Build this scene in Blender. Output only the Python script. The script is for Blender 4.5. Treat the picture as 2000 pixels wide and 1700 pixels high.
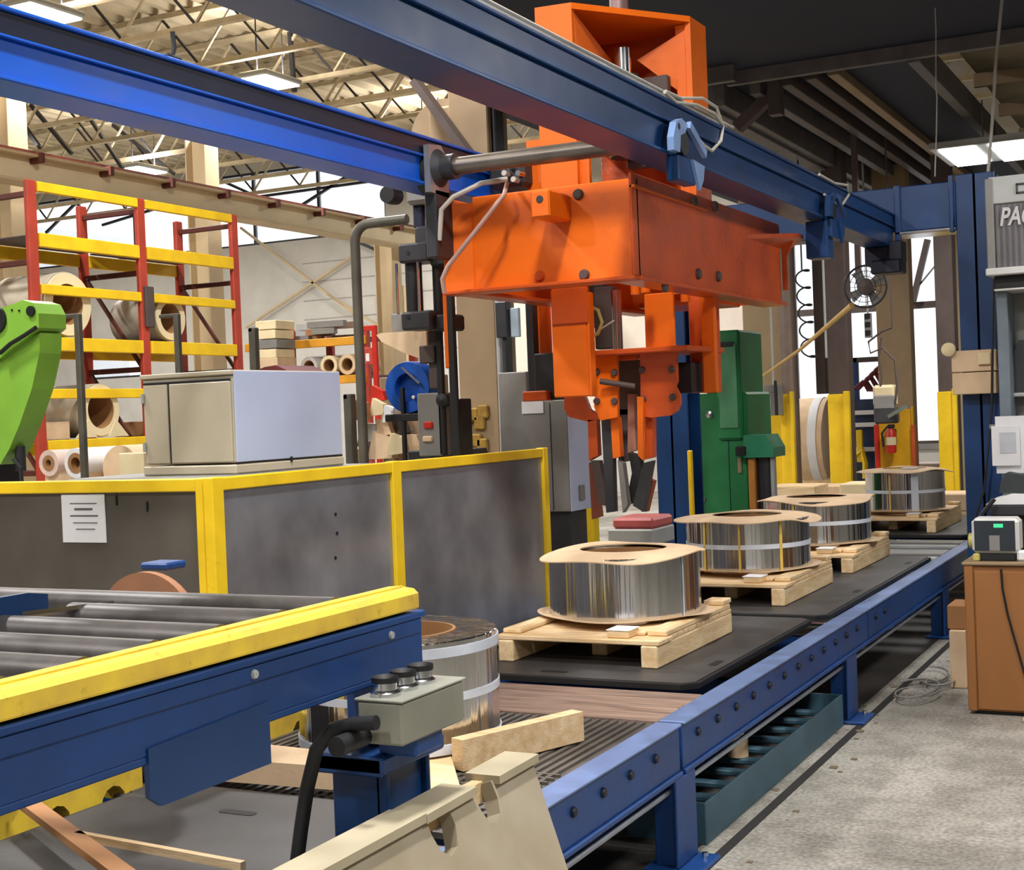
import bpy, bmesh, math, random
from mathutils import Vector, Matrix
random.seed(7)
S = bpy.context.scene
for o in list(bpy.data.objects): bpy.data.objects.remove(o)
COL = S.collection
R = math.radians
# ------------------------------------------------------------------ camera
FPX, YAW, PIT, ROL, EYE = 2737.25, .474896, .01495, .039362, 1.65
cy_, sy_, cp_, sp_, cr_, sr_ = math.cos(YAW), math.sin(YAW), math.cos(PIT), math.sin(PIT), math.cos(ROL), math.sin(ROL)
FW = Vector((-sy_*cp_, cy_*cp_, -sp_)); r0 = Vector((cy_, sy_, 0)); d0 = FW.cross(r0)
RT = cr_*r0 + sr_*d0; DN = -sr_*r0 + cr_*d0; EYEP = Vector((0, 0, EYE))
cam = bpy.data.objects.new('camera', bpy.data.cameras.new('camera')); COL.objects.link(cam)
cam.data.sensor_fit = 'HORIZONTAL'; cam.data.sensor_width = 36; cam.data.lens = FPX*36/2000
cam.data.clip_start = .05; cam.data.clip_end = 200
m3 = Matrix((RT, -DN, -FW)).transposed(); cam.matrix_world = Matrix.Translation(EYEP) @ m3.to_4x4()
S.camera = cam
# ------------------------------------------------------------------ world, exposure, lamps of the hall
S.view_settings.view_transform = 'Standard'; S.view_settings.look = 'None'
S.view_settings.exposure = 0.2; S.view_settings.gamma = 1; S.view_settings.use_curve_mapping = False
w = bpy.data.worlds.new('sky'); S.world = w; w.use_nodes = True
w.node_tree.nodes['Background'].inputs[0].default_value = (.93, .96, 1, 1)
w.node_tree.nodes['Background'].inputs[1].default_value = 1.6
LAMP_POWER = 210
# ceiling high-bay positions (x, y, z); fixtures are built round these further down
HIGHBAYS = [(-11.9, 16.15, 6.45, 1), (-17.9, 20.25, 6.45, 1.3), (-12.0, 12.0, 6.45, 1), (-7.2, 21.5, 6.45, 1.2), (-6.5, 9.2, 6.45, 1),
            (-6.6, 3.6, 6.45, 1), (-1.5, 3.1, 6.45, 1.2), (-2.3, -2.0, 6.45, 1), (-6.4, -1.5, 6.45, 1), (-12, 6.5, 6.45, 1), (-23.5, 20.5, 6.45, 1.3), (-23, 14, 6.45, 1), (-13, 22.5, 6.45, 1.2), (-18, 15, 6.45, 1)]  # last four are extra lamps, added to brighten the far end
for i, p in enumerate(HIGHBAYS):
    for up in (0, 1):  # second, upward light added at each fixture to brighten the roof
        L = bpy.data.lights.new('highbay_light', 'AREA'); L.shape = 'RECTANGLE'; L.size = .42; L.size_y = .78
        L.energy = LAMP_POWER*p[3]*(.30 if up else 1); L.color = (1, .99, .98)
        lo = bpy.data.objects.new('highbay_light', L); COL.objects.link(lo); lo.location = (p[0], p[1], p[2]+(.12 if up else -.03))
        if up: lo.rotation_euler = (math.pi, 0, 0)
# strip lamps; all but the first are added unseen to light the right side
STRIPS = [(-2.15, 15.2), (1.2, 8.6), (1.2, 3.6), (1.2, -1.4)]
for (sx, sy) in STRIPS:
    L = bpy.data.lights.new('strip_light', 'AREA'); L.shape = 'RECTANGLE'; L.size = .9; L.size_y = 1.1; L.energy = 85; L.color = (1, .97, .93)
    lo = bpy.data.objects.new('strip_light', L); COL.objects.link(lo); lo.location = (sx, sy, 4.1)

# ------------------------------------------------------------------ helpers
def W(px, py, x=None, y=None, z=None):
    v = (px-1000)*RT + (py-850)*DN + FPX*FW
    t = x/v.x if x is not None else y/v.y if y is not None else (z-EYE)/v.z
    return EYEP + t*v
def lin(c): return tuple(((v/255)/12.92 if v/255 <= .04045 else ((v/255+.055)/1.055)**2.4) for v in c) + (1,)
MATS = {}
def M(name, rgb, rough=.5, metal=0, var=.10, scale=5, bump=0, bscale=40, stretch=None, rgb2=None, spec=.5, emit=0, trans=0, dirt=0):
    if name in MATS: return MATS[name]
    m = bpy.data.materials.new(name); m.use_nodes = True; MATS[name] = m
    n, l = m.node_tree.nodes, m.node_tree.links; b = n['Principled BSDF']
    b.inputs['Roughness'].default_value = rough; b.inputs['Metallic'].default_value = metal
    b.inputs['Specular IOR Level'].default_value = spec
    tc = n.new('ShaderNodeTexCoord'); mp = n.new('ShaderNodeMapping'); l.new(tc.outputs['Object'], mp.inputs[0])
    if stretch: mp.inputs['Scale'].default_value = stretch
    nz = n.new('ShaderNodeTexNoise'); nz.inputs['Scale'].default_value = scale; nz.inputs['Detail'].default_value = 6
    l.new(mp.outputs[0], nz.inputs['Vector'])
    rp = n.new('ShaderNodeValToRGB'); c = lin(rgb)
    c2 = lin(rgb2) if rgb2 else tuple(v*(1-2*var) for v in c[:3])+(1,)
    rp.color_ramp.elements[0].position = .3; rp.color_ramp.elements[1].position = .68
    rp.color_ramp.elements[0].color = c2; rp.color_ramp.elements[1].color = tuple(min(1, v*(1+var)) for v in c[:3])+(1,)
    l.new(nz.outputs['Fac'], rp.inputs[0]); out = rp.outputs[0]
    if dirt:
        n2 = n.new('ShaderNodeTexNoise'); n2.inputs['Scale'].default_value = 34; n2.inputs['Detail'].default_value = 8
        l.new(tc.outputs['Object'], n2.inputs['Vector'])
        r2 = n.new('ShaderNodeValToRGB'); r2.color_ramp.elements[0].position = .62; r2.color_ramp.elements[1].position = .72
        l.new(n2.outputs['Fac'], r2.inputs[0]); mx = n.new('ShaderNodeMix'); mx.data_type = 'RGBA'
        mt = n.new('ShaderNodeMath'); mt.operation = 'MULTIPLY'; mt.inputs[1].default_value = dirt; l.new(r2.outputs[0], mt.inputs[0])
        l.new(mt.outputs[0], mx.inputs[0]); l.new(out, mx.inputs[6]); mx.inputs[7].default_value = tuple(v*.45 for v in c[:3])+(1,); out = mx.outputs[2]
    l.new(out, b.inputs['Base Color'])
    rm = n.new('ShaderNodeMapRange'); rm.inputs[3].default_value = max(.02, rough-.08); rm.inputs[4].default_value = min(1, rough+.1)
    l.new(nz.outputs['Fac'], rm.inputs[0]); l.new(rm.outputs[0], b.inputs['Roughness'])
    if bump:
        nb = n.new('ShaderNodeTexNoise'); nb.inputs['Scale'].default_value = bscale; nb.inputs['Detail'].default_value = 4
        l.new(mp.outputs[0], nb.inputs['Vector'])
        bp = n.new('ShaderNodeBump'); bp.inputs['Strength'].default_value = bump; bp.inputs['Distance'].default_value = .02
        l.new(nb.outputs['Fac'], bp.inputs['Height']); l.new(bp.outputs[0], b.inputs['Normal'])
    if emit:
        b.inputs['Emission Color'].default_value = c; b.inputs['Emission Strength'].default_value = emit
    return m
def coil_steel():
    m = bpy.data.materials.new('coil_steel'); m.use_nodes = True; n, l = m.node_tree.nodes, m.node_tree.links; b = n['Principled BSDF']
    b.inputs['Metallic'].default_value = 1; b.inputs['Roughness'].default_value = .16
    b.inputs['Base Color'].default_value = (.62, .61, .60, 1)
    tc = n.new('ShaderNodeTexCoord'); mp = n.new('ShaderNodeMapping'); mp.inputs['Scale'].default_value = (1, 1, .02)
    l.new(tc.outputs['Object'], mp.inputs[0])
    nz = n.new('ShaderNodeTexNoise'); nz.inputs['Scale'].default_value = 7; nz.inputs['Detail'].default_value = 4; l.new(mp.outputs[0], nz.inputs['Vector'])
    bp = n.new('ShaderNodeBump'); bp.inputs['Strength'].default_value = .55; bp.inputs['Distance'].default_value = .05
    l.new(nz.outputs['Fac'], bp.inputs['Height']); l.new(bp.outputs[0], b.inputs['Normal'])
    return m
def pane_mat():
    m = bpy.data.materials.new('window_pane_glass'); m.use_nodes = True; n, l = m.node_tree.nodes, m.node_tree.links
    n.remove(n['Principled BSDF']); t = n.new('ShaderNodeBsdfTransparent'); t.inputs[0].default_value = (.96, .98, 1, 1)
    g = n.new('ShaderNodeBsdfTranslucent'); g.inputs[0].default_value = (.9, .92, .95, 1); mx = n.new('ShaderNodeMixShader'); mx.inputs[0].default_value = .25
    l.new(t.outputs[0], mx.inputs[1]); l.new(g.outputs[0], mx.inputs[2]); l.new(mx.outputs[0], n['Material Output'].inputs[0]); return m
def slatted(name, rgb, rgb2, scale, axis):
    m = M(name, rgb); return m
# materials
BLUE = M('gantry_blue_shaded', (16, 60, 112), .36, var=.10, scale=3, bump=.06, bscale=9)  # gantry blue, darkened in colour for the shaded right beam
LBLUE = M('gantry_blue_lit', (0, 86, 198), .36, var=.08, scale=3, bump=.10, bscale=7)  # same gantry blue, brightened in colour for the lit left beam
CBLUE = M('conveyor_blue_paint', (22, 66, 128), .42, var=.12, scale=4, bump=.08, bscale=14, dirt=.35)
NAVY = M('dark_navy_paint', (12, 20, 44), .45)
ORANGE = M('orange_paint', (238, 108, 8), .40, var=.07, scale=3, bump=.08, bscale=16)
ORANGE2 = M('orange_paint_shaded', (200, 82, 30), .30, var=.10, scale=4, bump=.16, bscale=20)  # darkened copy of the trolley orange for its shaded faces
YELLOW = M('yellow_paint', (250, 208, 26), .45, var=.06, scale=6, dirt=.25)
YWOOD = M('worn_yellow_paint', (236, 202, 60), .6, var=.12, scale=9, dirt=.45, rgb2=(214, 176, 70))
RYEL = M('rack_yellow_paint', (255, 204, 20), .5, var=.08)
RRED = M('rack_red_paint', (180, 64, 44), .5, var=.1)
RBROWN = M('rack_brace_brown', (92, 40, 30), .6)
GREEN = M('machine_green_paint', (34, 122, 68), .4, var=.12, scale=4)
LIME = M('robot_lime_paint', (132, 184, 64), .4, var=.05)
BLACK = M('black_rubber', (24, 24, 26), .55)
DGREY = M('dark_grey_steel', (62, 62, 66), .45, .4)
GREY = M('grey_painted_steel', (132, 130, 126), .5, var=.05)
LGREY = M('light_grey_paint', (176, 178, 176), .5, var=.05)
CHROME = M('bright_steel', (205, 208, 212), .2, 1, var=.05)
ROLLER = M('roller_steel', (98, 94, 92), .42, .55, var=.14, scale=14, dirt=.3)
GALV = M('galvanised_panel', (158, 160, 168), .30, .5, var=.10, scale=2.2, bump=.12, bscale=5, rgb2=(112, 112, 118))
PANELD = M('dark_enclosure_panel', (98, 92, 84), .45, .25, var=.12, scale=3)
WOOD = M('pallet_wood', (230, 204, 164), .7, var=.10, scale=5, stretch=(1, 6, 6), rgb2=(214, 176, 124), bump=.15, bscale=30)
WOODY = M('pallet_wood_y', (232, 208, 168), .7, var=.10, scale=5, stretch=(6, 1, 6), rgb2=(218, 182, 130), bump=.15, bscale=30)
PLY = M('pale_plywood', (164, 154, 134), .7, var=.10, scale=4, rgb2=(150, 136, 110))
OLDWOOD = M('weathered_wood', (150, 124, 108), .75, var=.14, scale=4, stretch=(1, 14, 8), rgb2=(108, 86, 74), bump=.2)
CARD = M('kraft_cardboard', (222, 192, 156), .8, var=.06, scale=7, bump=.06, bscale=60)
CARDD = M('brown_cardboard', (172, 122, 78), .8, var=.06)
CARDW = M('cream_cardboard', (232, 214, 172), .8, var=.06)
CORE = M('core_board', (160, 116, 72), .75)
BOARD = M('brown_cabinet_board', (150, 98, 50), .55, var=.08, scale=3, stretch=(1, 1, .3))
STEELC = coil_steel()
STRAP = M('white_strap', (210, 216, 226), .45)
STRAPY = M('amber_strap', (216, 182, 92), .5)
WHITE = M('white_paper', (232, 232, 234), .7, var=.03)
INK = M('grey_ink', (96, 94, 92), .8)
CABW = M('cream_cabinet_paint', (196, 186, 164), .45, var=.04)
CABB = M('pale_blue_cabinet_paint', (190, 202, 232), .35, var=.05, scale=2)
TAN = M('tan_building_paint', (192, 170, 134), .65, var=.06, scale=2)
TAND = M('dull_tan_paint', (150, 126, 96), .65, var=.10, scale=2)
BROWNS = M('brown_steel', (84, 70, 66), .6, var=.1)
ROOF = M('roof_deck_paint', (196, 180, 150), .7, var=.08, scale=1.2, rgb2=(168, 152, 122))
JOIST = M('joist_paint', (198, 182, 150), .7, var=.1)
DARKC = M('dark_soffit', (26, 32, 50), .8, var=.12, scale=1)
SOFFM = M('soffit_steel', (104, 98, 96), .6, var=.15)
CEILR = M('dim_ceiling', (142, 130, 104), .75)
LAMPF = M('lamp_diffuser', (255, 255, 255), .4, emit=9)
FLOORP = None
PLATE = M('carrier_plate_grey', (70, 68, 67), .5, .2, var=.14, scale=5, bump=.05)
PLATER = M('plate_rim_black', (16, 16, 18), .6)
TREAD = M('ribbed_tread_steel', (112, 106, 100), .45, .5, var=.14)
TEALG = M('teal_grey_paint', (62, 96, 112), .5, var=.14)
BRB = M('blue_reel_plastic', (20, 82, 178), .4)
RED = M('red_paint', (200, 44, 32), .4)
PINK = M('faded_red_paint', (208, 104, 100), .5)
MAROON = M('maroon_cover', (104, 34, 42), .6)
PANE = pane_mat()
BEZEL = M('white_bezel', (216, 216, 212), .4)
SCREEN = M('dark_screen', (52, 58, 64), .2)
GLED = M('green_status_light', (60, 190, 130), .4, emit=.8)
CABLE = M('black_cable', (30, 30, 32), .5)
WIRE = M('pale_wire', (190, 184, 172), .5)
LWALL = M('pale_block_wall', (198, 194, 186), .8, var=.05, scale=2)
DOORW = M('pale_door_panel', (228, 214, 200), .6, var=.03)
BROOM = M('bamboo_pole', (204, 168, 104), .6)

ORG = {}
class B:
    def __init__(s): s.v = []; s.f = []; s.sm = False
    def add(s, vs, fs):
        k = len(s.v); s.v += [Vector(v) for v in vs]; s.f += [tuple(i+k for i in f) for f in fs]; return s
    def box(s, x0, x1, y0, y1, z0, z1):
        x0, x1 = min(x0, x1), max(x0, x1); y0, y1 = min(y0, y1), max(y0, y1); z0, z1 = min(z0, z1), max(z0, z1)
        return s.add([(x0,y0,z0),(x1,y0,z0),(x1,y1,z0),(x0,y1,z0),(x0,y0,z1),(x1,y0,z1),(x1,y1,z1),(x0,y1,z1)],
                     [(0,3,2,1),(4,5,6,7),(0,1,5,4),(1,2,6,5),(2,3,7,6),(3,0,4,7)])
    def bx(s, x0, x1, y0, y1, z0, z1, c=.006):          # box with chamfered edges
        x0, x1 = min(x0, x1), max(x0, x1); y0, y1 = min(y0, y1), max(y0, y1); z0, z1 = min(z0, z1), max(z0, z1)
        c = min(c, (x1-x0)*.3, (y1-y0)*.3, (z1-z0)*.3)
        bm = bmesh.new(); r = bmesh.ops.create_cube(bm, size=1)
        for v in bm.verts: v.co = Vector(((x0+x1)/2+v.co.x*(x1-x0), (y0+y1)/2+v.co.y*(y1-y0), (z0+z1)/2+v.co.z*(z1-z0)))
        bmesh.ops.bevel(bm, geom=bm.edges[:], offset=c, segments=1, affect='EDGES')
        bm.verts.index_update(); s.add([v.co.copy() for v in bm.verts], [[v.index for v in f.verts] for f in bm.faces]); bm.free(); return s
    def obox(s, a, b, wd, ht, up=(0,0,1)):               # bar from a to b, width wd (sideways), height ht
        a, b = Vector(a), Vector(b); d = (b-a).normalized(); u = Vector(up)
        if abs(d.dot(u)) > .98: u = Vector((1,0,0))
        sd = d.cross(u).normalized(); u = sd.cross(d).normalized()
        vs = [p+sd*i*wd/2+u*j*ht/2 for p in (a, b) for (i, j) in ((-1,-1),(1,-1),(1,1),(-1,1))]
        return s.add(vs, [(0,1,2,3),(7,6,5,4),(0,4,5,1),(1,5,6,2),(2,6,7,3),(3,7,4,0)])
    def tube(s, pts, r, n=10, cap=True):
        pts = [Vector(p) for p in pts]; k = len(s.v); prev = None
        rs = r if isinstance(r, (list, tuple)) else [r]*len(pts)
        for i, p in enumerate(pts):
            d = (pts[min(i+1, len(pts)-1)] - pts[max(i-1, 0)]).normalized()
            u = Vector((0,0,1)) if abs(d.z) < .9 else Vector((1,0,0))
            if prev is not None: u = prev
            sd = d.cross(u).normalized(); u = sd.cross(d).normalized(); prev = u
            for j in range(n):
                a = 2*math.pi*j/n; s.v.append(p+(sd*math.cos(a)+u*math.sin(a))*rs[i])
        for i in range(len(pts)-1):
            for j in range(n): s.f.append((k+i*n+j, k+i*n+(j+1) % n, k+(i+1)*n+(j+1) % n, k+(i+1)*n+j))
        if cap: s.f.append(tuple(k+j for j in range(n))[::-1]); s.f.append(tuple(k+(len(pts)-1)*n+j for j in range(n)))
        s.sm = True; return s
    def cyl(s, c, ax, r, h, n=24):
        a = Vector(c); d = {'x': Vector((1,0,0)), 'y': Vector((0,1,0)), 'z': Vector((0,0,1))}[ax]
        return s.tube([a, a+d*h], r, n)
    def lathe(s, c, prof, ax='z', n=48, close=True):     # prof: (radius, height) loop
        c = Vector(c); k = len(s.v); m = len(prof)
        e = {'z': (Vector((1,0,0)), Vector((0,1,0)), Vector((0,0,1))), 'x': (Vector((0,1,0)), Vector((0,0,1)), Vector((1,0,0))), 'y': (Vector((0,0,1)), Vector((1,0,0)), Vector((0,1,0)))}[ax]
        for i in range(n):
            a = 2*math.pi*i/n
            for (r, h) in prof: s.v.append(c+(e[0]*math.cos(a)+e[1]*math.sin(a))*r+e[2]*h)
        for i in range(n):
            for j in range(m if close else m-1):
                s.f.append((k+i*m+j, k+((i+1) % n)*m+j, k+((i+1) % n)*m+(j+1) % m, k+i*m+(j+1) % m))
        s.sm = True; return s
    def prism(s, poly, off):                             # planar polygon extruded by vector off
        poly = [Vector(p) for p in poly]; off = Vector(off); n = len(poly)
        return s.add(poly+[p+off for p in poly], [tuple(range(n))[::-1], tuple(range(n, 2*n))]+[(i, (i+1) % n, n+(i+1) % n, n+i) for i in range(n)])
    def build(s, name, mat, parent=None, smooth=None, label=None):
        org = ORG.get(parent.name, Vector((0,0,0))) if parent else Vector((0,0,0))
        me = bpy.data.meshes.new(name); me.from_pydata([tuple(v-org) for v in s.v], [], s.f)
        bm = bmesh.new(); bm.from_mesh(me); bmesh.ops.recalc_face_normals(bm, faces=bm.faces[:]); bm.to_mesh(me); bm.free()
        me.materials.append(mat); o = bpy.data.objects.new(name, me); COL.objects.link(o)
        if (s.sm if smooth is None else smooth):
            for p in me.polygons: p.use_smooth = True
            try: me.set_sharp_from_angle(angle=R(35))
            except Exception: pass
        if parent: o.parent = parent; ORG[o.name] = org
        if label: o['label'] = label
        return o
def thing(name, label, cat, loc=(0,0,0), group=None):
    o = bpy.data.objects.new(name, None); COL.objects.link(o); o.location = loc; o.empty_display_size = .1
    ORG[o.name] = Vector(loc); o['label'] = label; o['category'] = cat
    if group: o['group'] = group
    return o
def tag(o, label, cat, group=None):
    o['label'] = label; o['category'] = cat
    if group: o['group'] = group
    return o
def struct(name, label=None):
    o = bpy.data.objects.new(name, None); COL.objects.link(o); ORG[o.name] = Vector((0,0,0)); o['kind'] = 'structure'
    if label: o['label'] = label
    return o
def skind(o, label=None):
    o['kind'] = 'structure'
    if label: o['label'] = label
    return o
def one(b, name, mat, label, cat, group=None, **k):      # a thing that is one mesh, origin at its base
    lo = Vector((min(v.x for v in b.v)+max(v.x for v in b.v), min(v.y for v in b.v)+max(v.y for v in b.v), 0))/2; lo.z = min(v.z for v in b.v)
    b.v = [v-lo for v in b.v]; o = b.build(name, mat, **k); o.location = lo; return tag(o, label, cat, group)
def rect(px0, py0, px1, py1, Y):                         # pixel rectangle standing in the plane y = Y -> x0, x1, z0, z1
    return (W(px0, (py0+py1)/2, y=Y).x, W(px1, (py0+py1)/2, y=Y).x, W((px0+px1)/2, py1, y=Y).z, W((px0+px1)/2, py0, y=Y).z)
def rectx(px0, py0, px1, py1, X):                        # the same for a plane x = X -> y0, y1, z0, z1
    return (W(px0, (py0+py1)/2, x=X).y, W(px1, (py0+py1)/2, x=X).y, W((px0+px1)/2, py1, x=X).z, W((px0+px1)/2, py0, x=X).z)
def ybox(px0, py0, px1, py1, Y, d, b=None, c=.006):
    x0, x1, z0, z1 = rect(px0, py0, px1, py1, Y); return (b or B()).bx(x0, x1, Y, Y+d, z0, z1, c)
def xbox(px0, py0, px1, py1, X, d, b=None, c=.006):      # face towards +x, body going to -x
    y0, y1, z0, z1 = rectx(px0, py0, px1, py1, X); return (b or B()).bx(X-d, X, y0, y1, z0, z1, c)
def copy_tree(o, parent=None):
    c = o.copy(); COL.objects.link(c); c.parent = parent
    for ch in list(o.children): copy_tree(ch, c)
    return c
# ------------------------------------------------------------------ the hall
def concrete():
    m = bpy.data.materials.new('worn_concrete'); m.use_nodes = True; n, l = m.node_tree.nodes, m.node_tree.links; b = n['Principled BSDF']
    tc = n.new('ShaderNodeTexCoord')
    def nz(s, d): 
        k = n.new('ShaderNodeTexNoise'); k.inputs['Scale'].default_value = s; k.inputs['Detail'].default_value = d; l.new(tc.outputs['Object'], k.inputs['Vector']); return k
    a, c, e = nz(.9, 6), nz(55, 6), nz(6, 10)
    r1 = n.new('ShaderNodeValToRGB'); r1.color_ramp.elements[0].position = .36; r1.color_ramp.elements[1].position = .6
    r1.color_ramp.elements[0].color = lin((146, 142, 134)); r1.color_ramp.elements[1].color = lin((182, 178, 170)); l.new(a.outputs['Fac'], r1.inputs[0])
    r2 = n.new('ShaderNodeValToRGB'); r2.color_ramp.elements[0].position = .38; r2.color_ramp.elements[1].position = .62
    r2.color_ramp.elements[0].color = (.58, .56, .53, 1); r2.color_ramp.elements[1].color = (1.15, 1.14, 1.1, 1); l.new(c.outputs['Fac'], r2.inputs[0])
    r3 = n.new('ShaderNodeValToRGB'); r3.color_ramp.elements[0].position = .42; r3.color_ramp.elements[1].position = .55
    r3.color_ramp.elements[0].color = (.74, .73, .72, 1); r3.color_ramp.elements[1].color = (1, 1, 1, 1); l.new(e.outputs['Fac'], r3.inputs[0])
    x = n.new('ShaderNodeMix'); x.data_type = 'RGBA'; x.blend_type = 'MULTIPLY'; x.inputs[0].default_value = .75; l.new(r1.outputs[0], x.inputs[6]); l.new(r2.outputs[0], x.inputs[7])
    y = n.new('ShaderNodeMix'); y.data_type = 'RGBA'; y.blend_type = 'MULTIPLY'; y.inputs[0].default_value = .8; l.new(x.outputs[2], y.inputs[6]); l.new(r3.outputs[0], y.inputs[7])
    l.new(y.outputs[2], b.inputs['Base Color']); b.inputs['Roughness'].default_value = .75
    bp = n.new('ShaderNodeBump'); bp.inputs['Strength'].default_value = .5; bp.inputs['Distance'].default_value = .01; l.new(c.outputs['Fac'], bp.inputs['Height']); l.new(bp.outputs[0], b.inputs['Normal'])
    return m
skind(B().box(-34, 9.2, -9, 34, -.2, 0).build('floor', concrete()), 'worn grey concrete floor with rough pitted patches')
YB = 26.0
def holes(x0, x1, z0, z1, ops, y0, y1):
    b = B(); xs = sorted({x0, x1, *[o[0] for o in ops], *[o[1] for o in ops]}); zs = sorted({z0, z1, *[o[2] for o in ops], *[o[3] for o in ops]})
    for i in range(len(xs)-1):
        run = None
        for j in range(len(zs)-1):
            cx, cz = (xs[i]+xs[i+1])/2, (zs[j]+zs[j+1])/2
            if any(o[0] < cx < o[1] and o[2] < cz < o[3] for o in ops):
                if run is not None: b.box(xs[i], xs[i+1], y0, y1, run, zs[j]); run = None
            elif run is None: run = zs[j]
        if run is not None: b.box(xs[i], xs[i+1], y0, y1, run, zs[-1])
    return b
OPS = [(-27.0, -16.25, 5.75, 7.42), (-28.2, -26.3, 2.75, 3.9), (-25.2, -23.2, 2.9, 3.8), (-7.32, -4.2, .82, 4.75)]
wb = struct('wall_back', 'pale block wall at the far end of the hall')
holes(-31, 9, 0, 7.7, OPS, YB, YB+.25).build('block_wall', LWALL, wb)
# block courses of the far wall where they can be told apart
bb = B()
for k in range(6): bb.box(-18.5, -9.5, YB-.012, YB, 3.1+k*.42, 3.12+k*.42)
bb.build('mortar_joints', M('mortar_shade', (164, 160, 154), .85), wb)
for (px0, py0, px1, py1) in ((470, 445, 690, 612), (480, 640, 690, 500), (640, 575, 760, 650)):
    a, c = W(px0, py0, y=YB-.15), W(px1, py1, y=YB-.15); B().obox(a, c, .05, .05).build('brace_rod', TAN, wb)
for (px0, py0, px1, py1) in ((415, 345, 760, 500), (430, 395, 740, 352), (560, 420, 700, 330), (200, 440, 330, 400), (90, 455, 160, 385)):
    a, c = W(px0, py0, y=YB-.1), W(px1, py1, y=YB-.1); B().obox(a, c, .06, .06).build('brace_rod', DGREY, wb)
for px in (742, 755, 768, 778, 790, 802):
    p0 = W(px, 480, y=YB-.2); B().cyl((p0.x, YB-.2, .2), 'z', .07, 4.3, 12).build('wall_pipe', TAN, wb)
ybox(1000, 560, 1460, 800, YB-.1, .08).build('pale_door_panel', DOORW, wb)
for i, (x0, x1, z0, z1) in enumerate(OPS):
    wn = struct('door_1' if i == 3 else 'window_%d' % (i+1))
    B().box(x0, x1, YB+.10, YB+.115, z0, z1).build('pane', PANE, wn)
    fr = B(); t = .05
    fr.box(x0, x1, YB+.05, YB+.16, z0, z0+t).box(x0, x1, YB+.05, YB+.16, z1-t, z1).box(x0, x0+t, YB+.05, YB+.16, z0+t, z1-t).box(x1-t, x1, YB+.05, YB+.16, z0+t, z1-t)
    fr.build('frame', BROWNS if i == 3 else DGREY, wn)
    if i == 0:
        for k in range(1, 6): xx = x0+(x1-x0)*k/6; B().box(xx-.03, xx+.03, YB+.06, YB+.15, z0, z1).build('mullion', DGREY, wn)
    if i == 3:
        a = W(1780, 598, y=YB).z; B().box(x0, x1, YB+.02, YB+.14, a-.05, a+.07).build('transom', BROWNS, wn)
        a, c = W(1783, 590, y=YB-.1), W(1812, 468, y=YB-.1); B().obox(a, c, .12, .1).build('diagonal_brace', BROWNS, wn)
        a, c = W(1785, 570, y=YB-.1), W(1826, 520, y=YB-.1); B().obox(a, c, .03, .03).build('diagonal_rod', GREY, wn)
        B().box(x0, x1, YB-.05, YB+.25, z0-.1, z0).build('sill', GREY, wn)
skind(B().box(-31.3, -31, -9, 34, 0, 7.7).build('wall_left', LWALL))
skind(B().box(9, 9.2, -9, 34, 0, 7.7).build('wall_right', LWALL))
skind(B().box(-31, 9, -9.2, -9, 0, 7.7).build('wall_front', LWALL))
# roof: trapezoid deck on bar joists
cl = struct('ceiling', 'tan painted roof deck on bar joists'); b = B(); p = .32; x = -31.0; vs = []
while x < 9: vs += [(x, 7.6), (x+.1, 7.6), (x+.14, 7.68), (x+.28, 7.68)]; x += p
k = len(vs)
b.add([(v[0], yy, v[1]) for yy in (-9, 26.3) for v in vs], [(i, i+1, k+i+1, k+i) for i in range(k-1)])
b.add([(-31, -9, 7.75), (9, -9, 7.75), (9, 26.3, 7.75), (-31, 26.3, 7.75)], [(0, 1, 2, 3)])
b.build('roof_deck', ROOF, cl)
def joist(y, x0, x1):
    j = B().box(x0, x1, y-.05, y+.05, 7.5, 7.58).build('roof_joist', JOIST, cl)
    B().box(x0, x1, y-.045, y+.045, 6.72, 6.79).build('bottom_chord', JOIST, j)
    bb, bd = B(), B(); x = x0; up = False; st = .62
    while x < x1-st:
        (bd if up else bb).obox((x, y, 7.5 if up else 6.79), (x+st, y, 6.79 if up else 7.5), .032, .032); up = not up; x += st
    bb.build('web_bars', JOIST, j); bd.build('shaded_web_bars', DGREY, j)  # every other web bar is coloured dark to look shaded
    return j
for k in range(11): joist(9.6+1.55*k, -29, -3)
for (x, y0, y1) in ((-22, 9, 25.5), (-16.5, 9, 25.5), (-10.6, 9, 25.5), (-6, 9, 25.5)):
    B().obox((x, y0, 6.85), (x, y1, 6.85), .05, .05).build('bridging_bar', DGREY, cl)
for (px0, py0, px1, py1, z) in ((75, 285, 25, 215, 6.2), (140, 300, 60, 205, 6.4), (240, 330, 175, 230, 6.4), (340, 340, 215, 240, 6.5), (575, 180, 566, 60, 6.6)):
    a = W(px0, py0, z=z); d = (a-EYEP).length; v = ((px1-1000)*RT+(py1-850)*DN+FPX*FW); c = EYEP+v*(a.y/v.y)
    B().obox(a, c, .06, .06).build('sway_rod', DGREY, cl)
b = B(); b.box(-31, 9, -9, 26.3, 7.76, 7.8); b.build('roof_cover', ROOF, cl)
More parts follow.
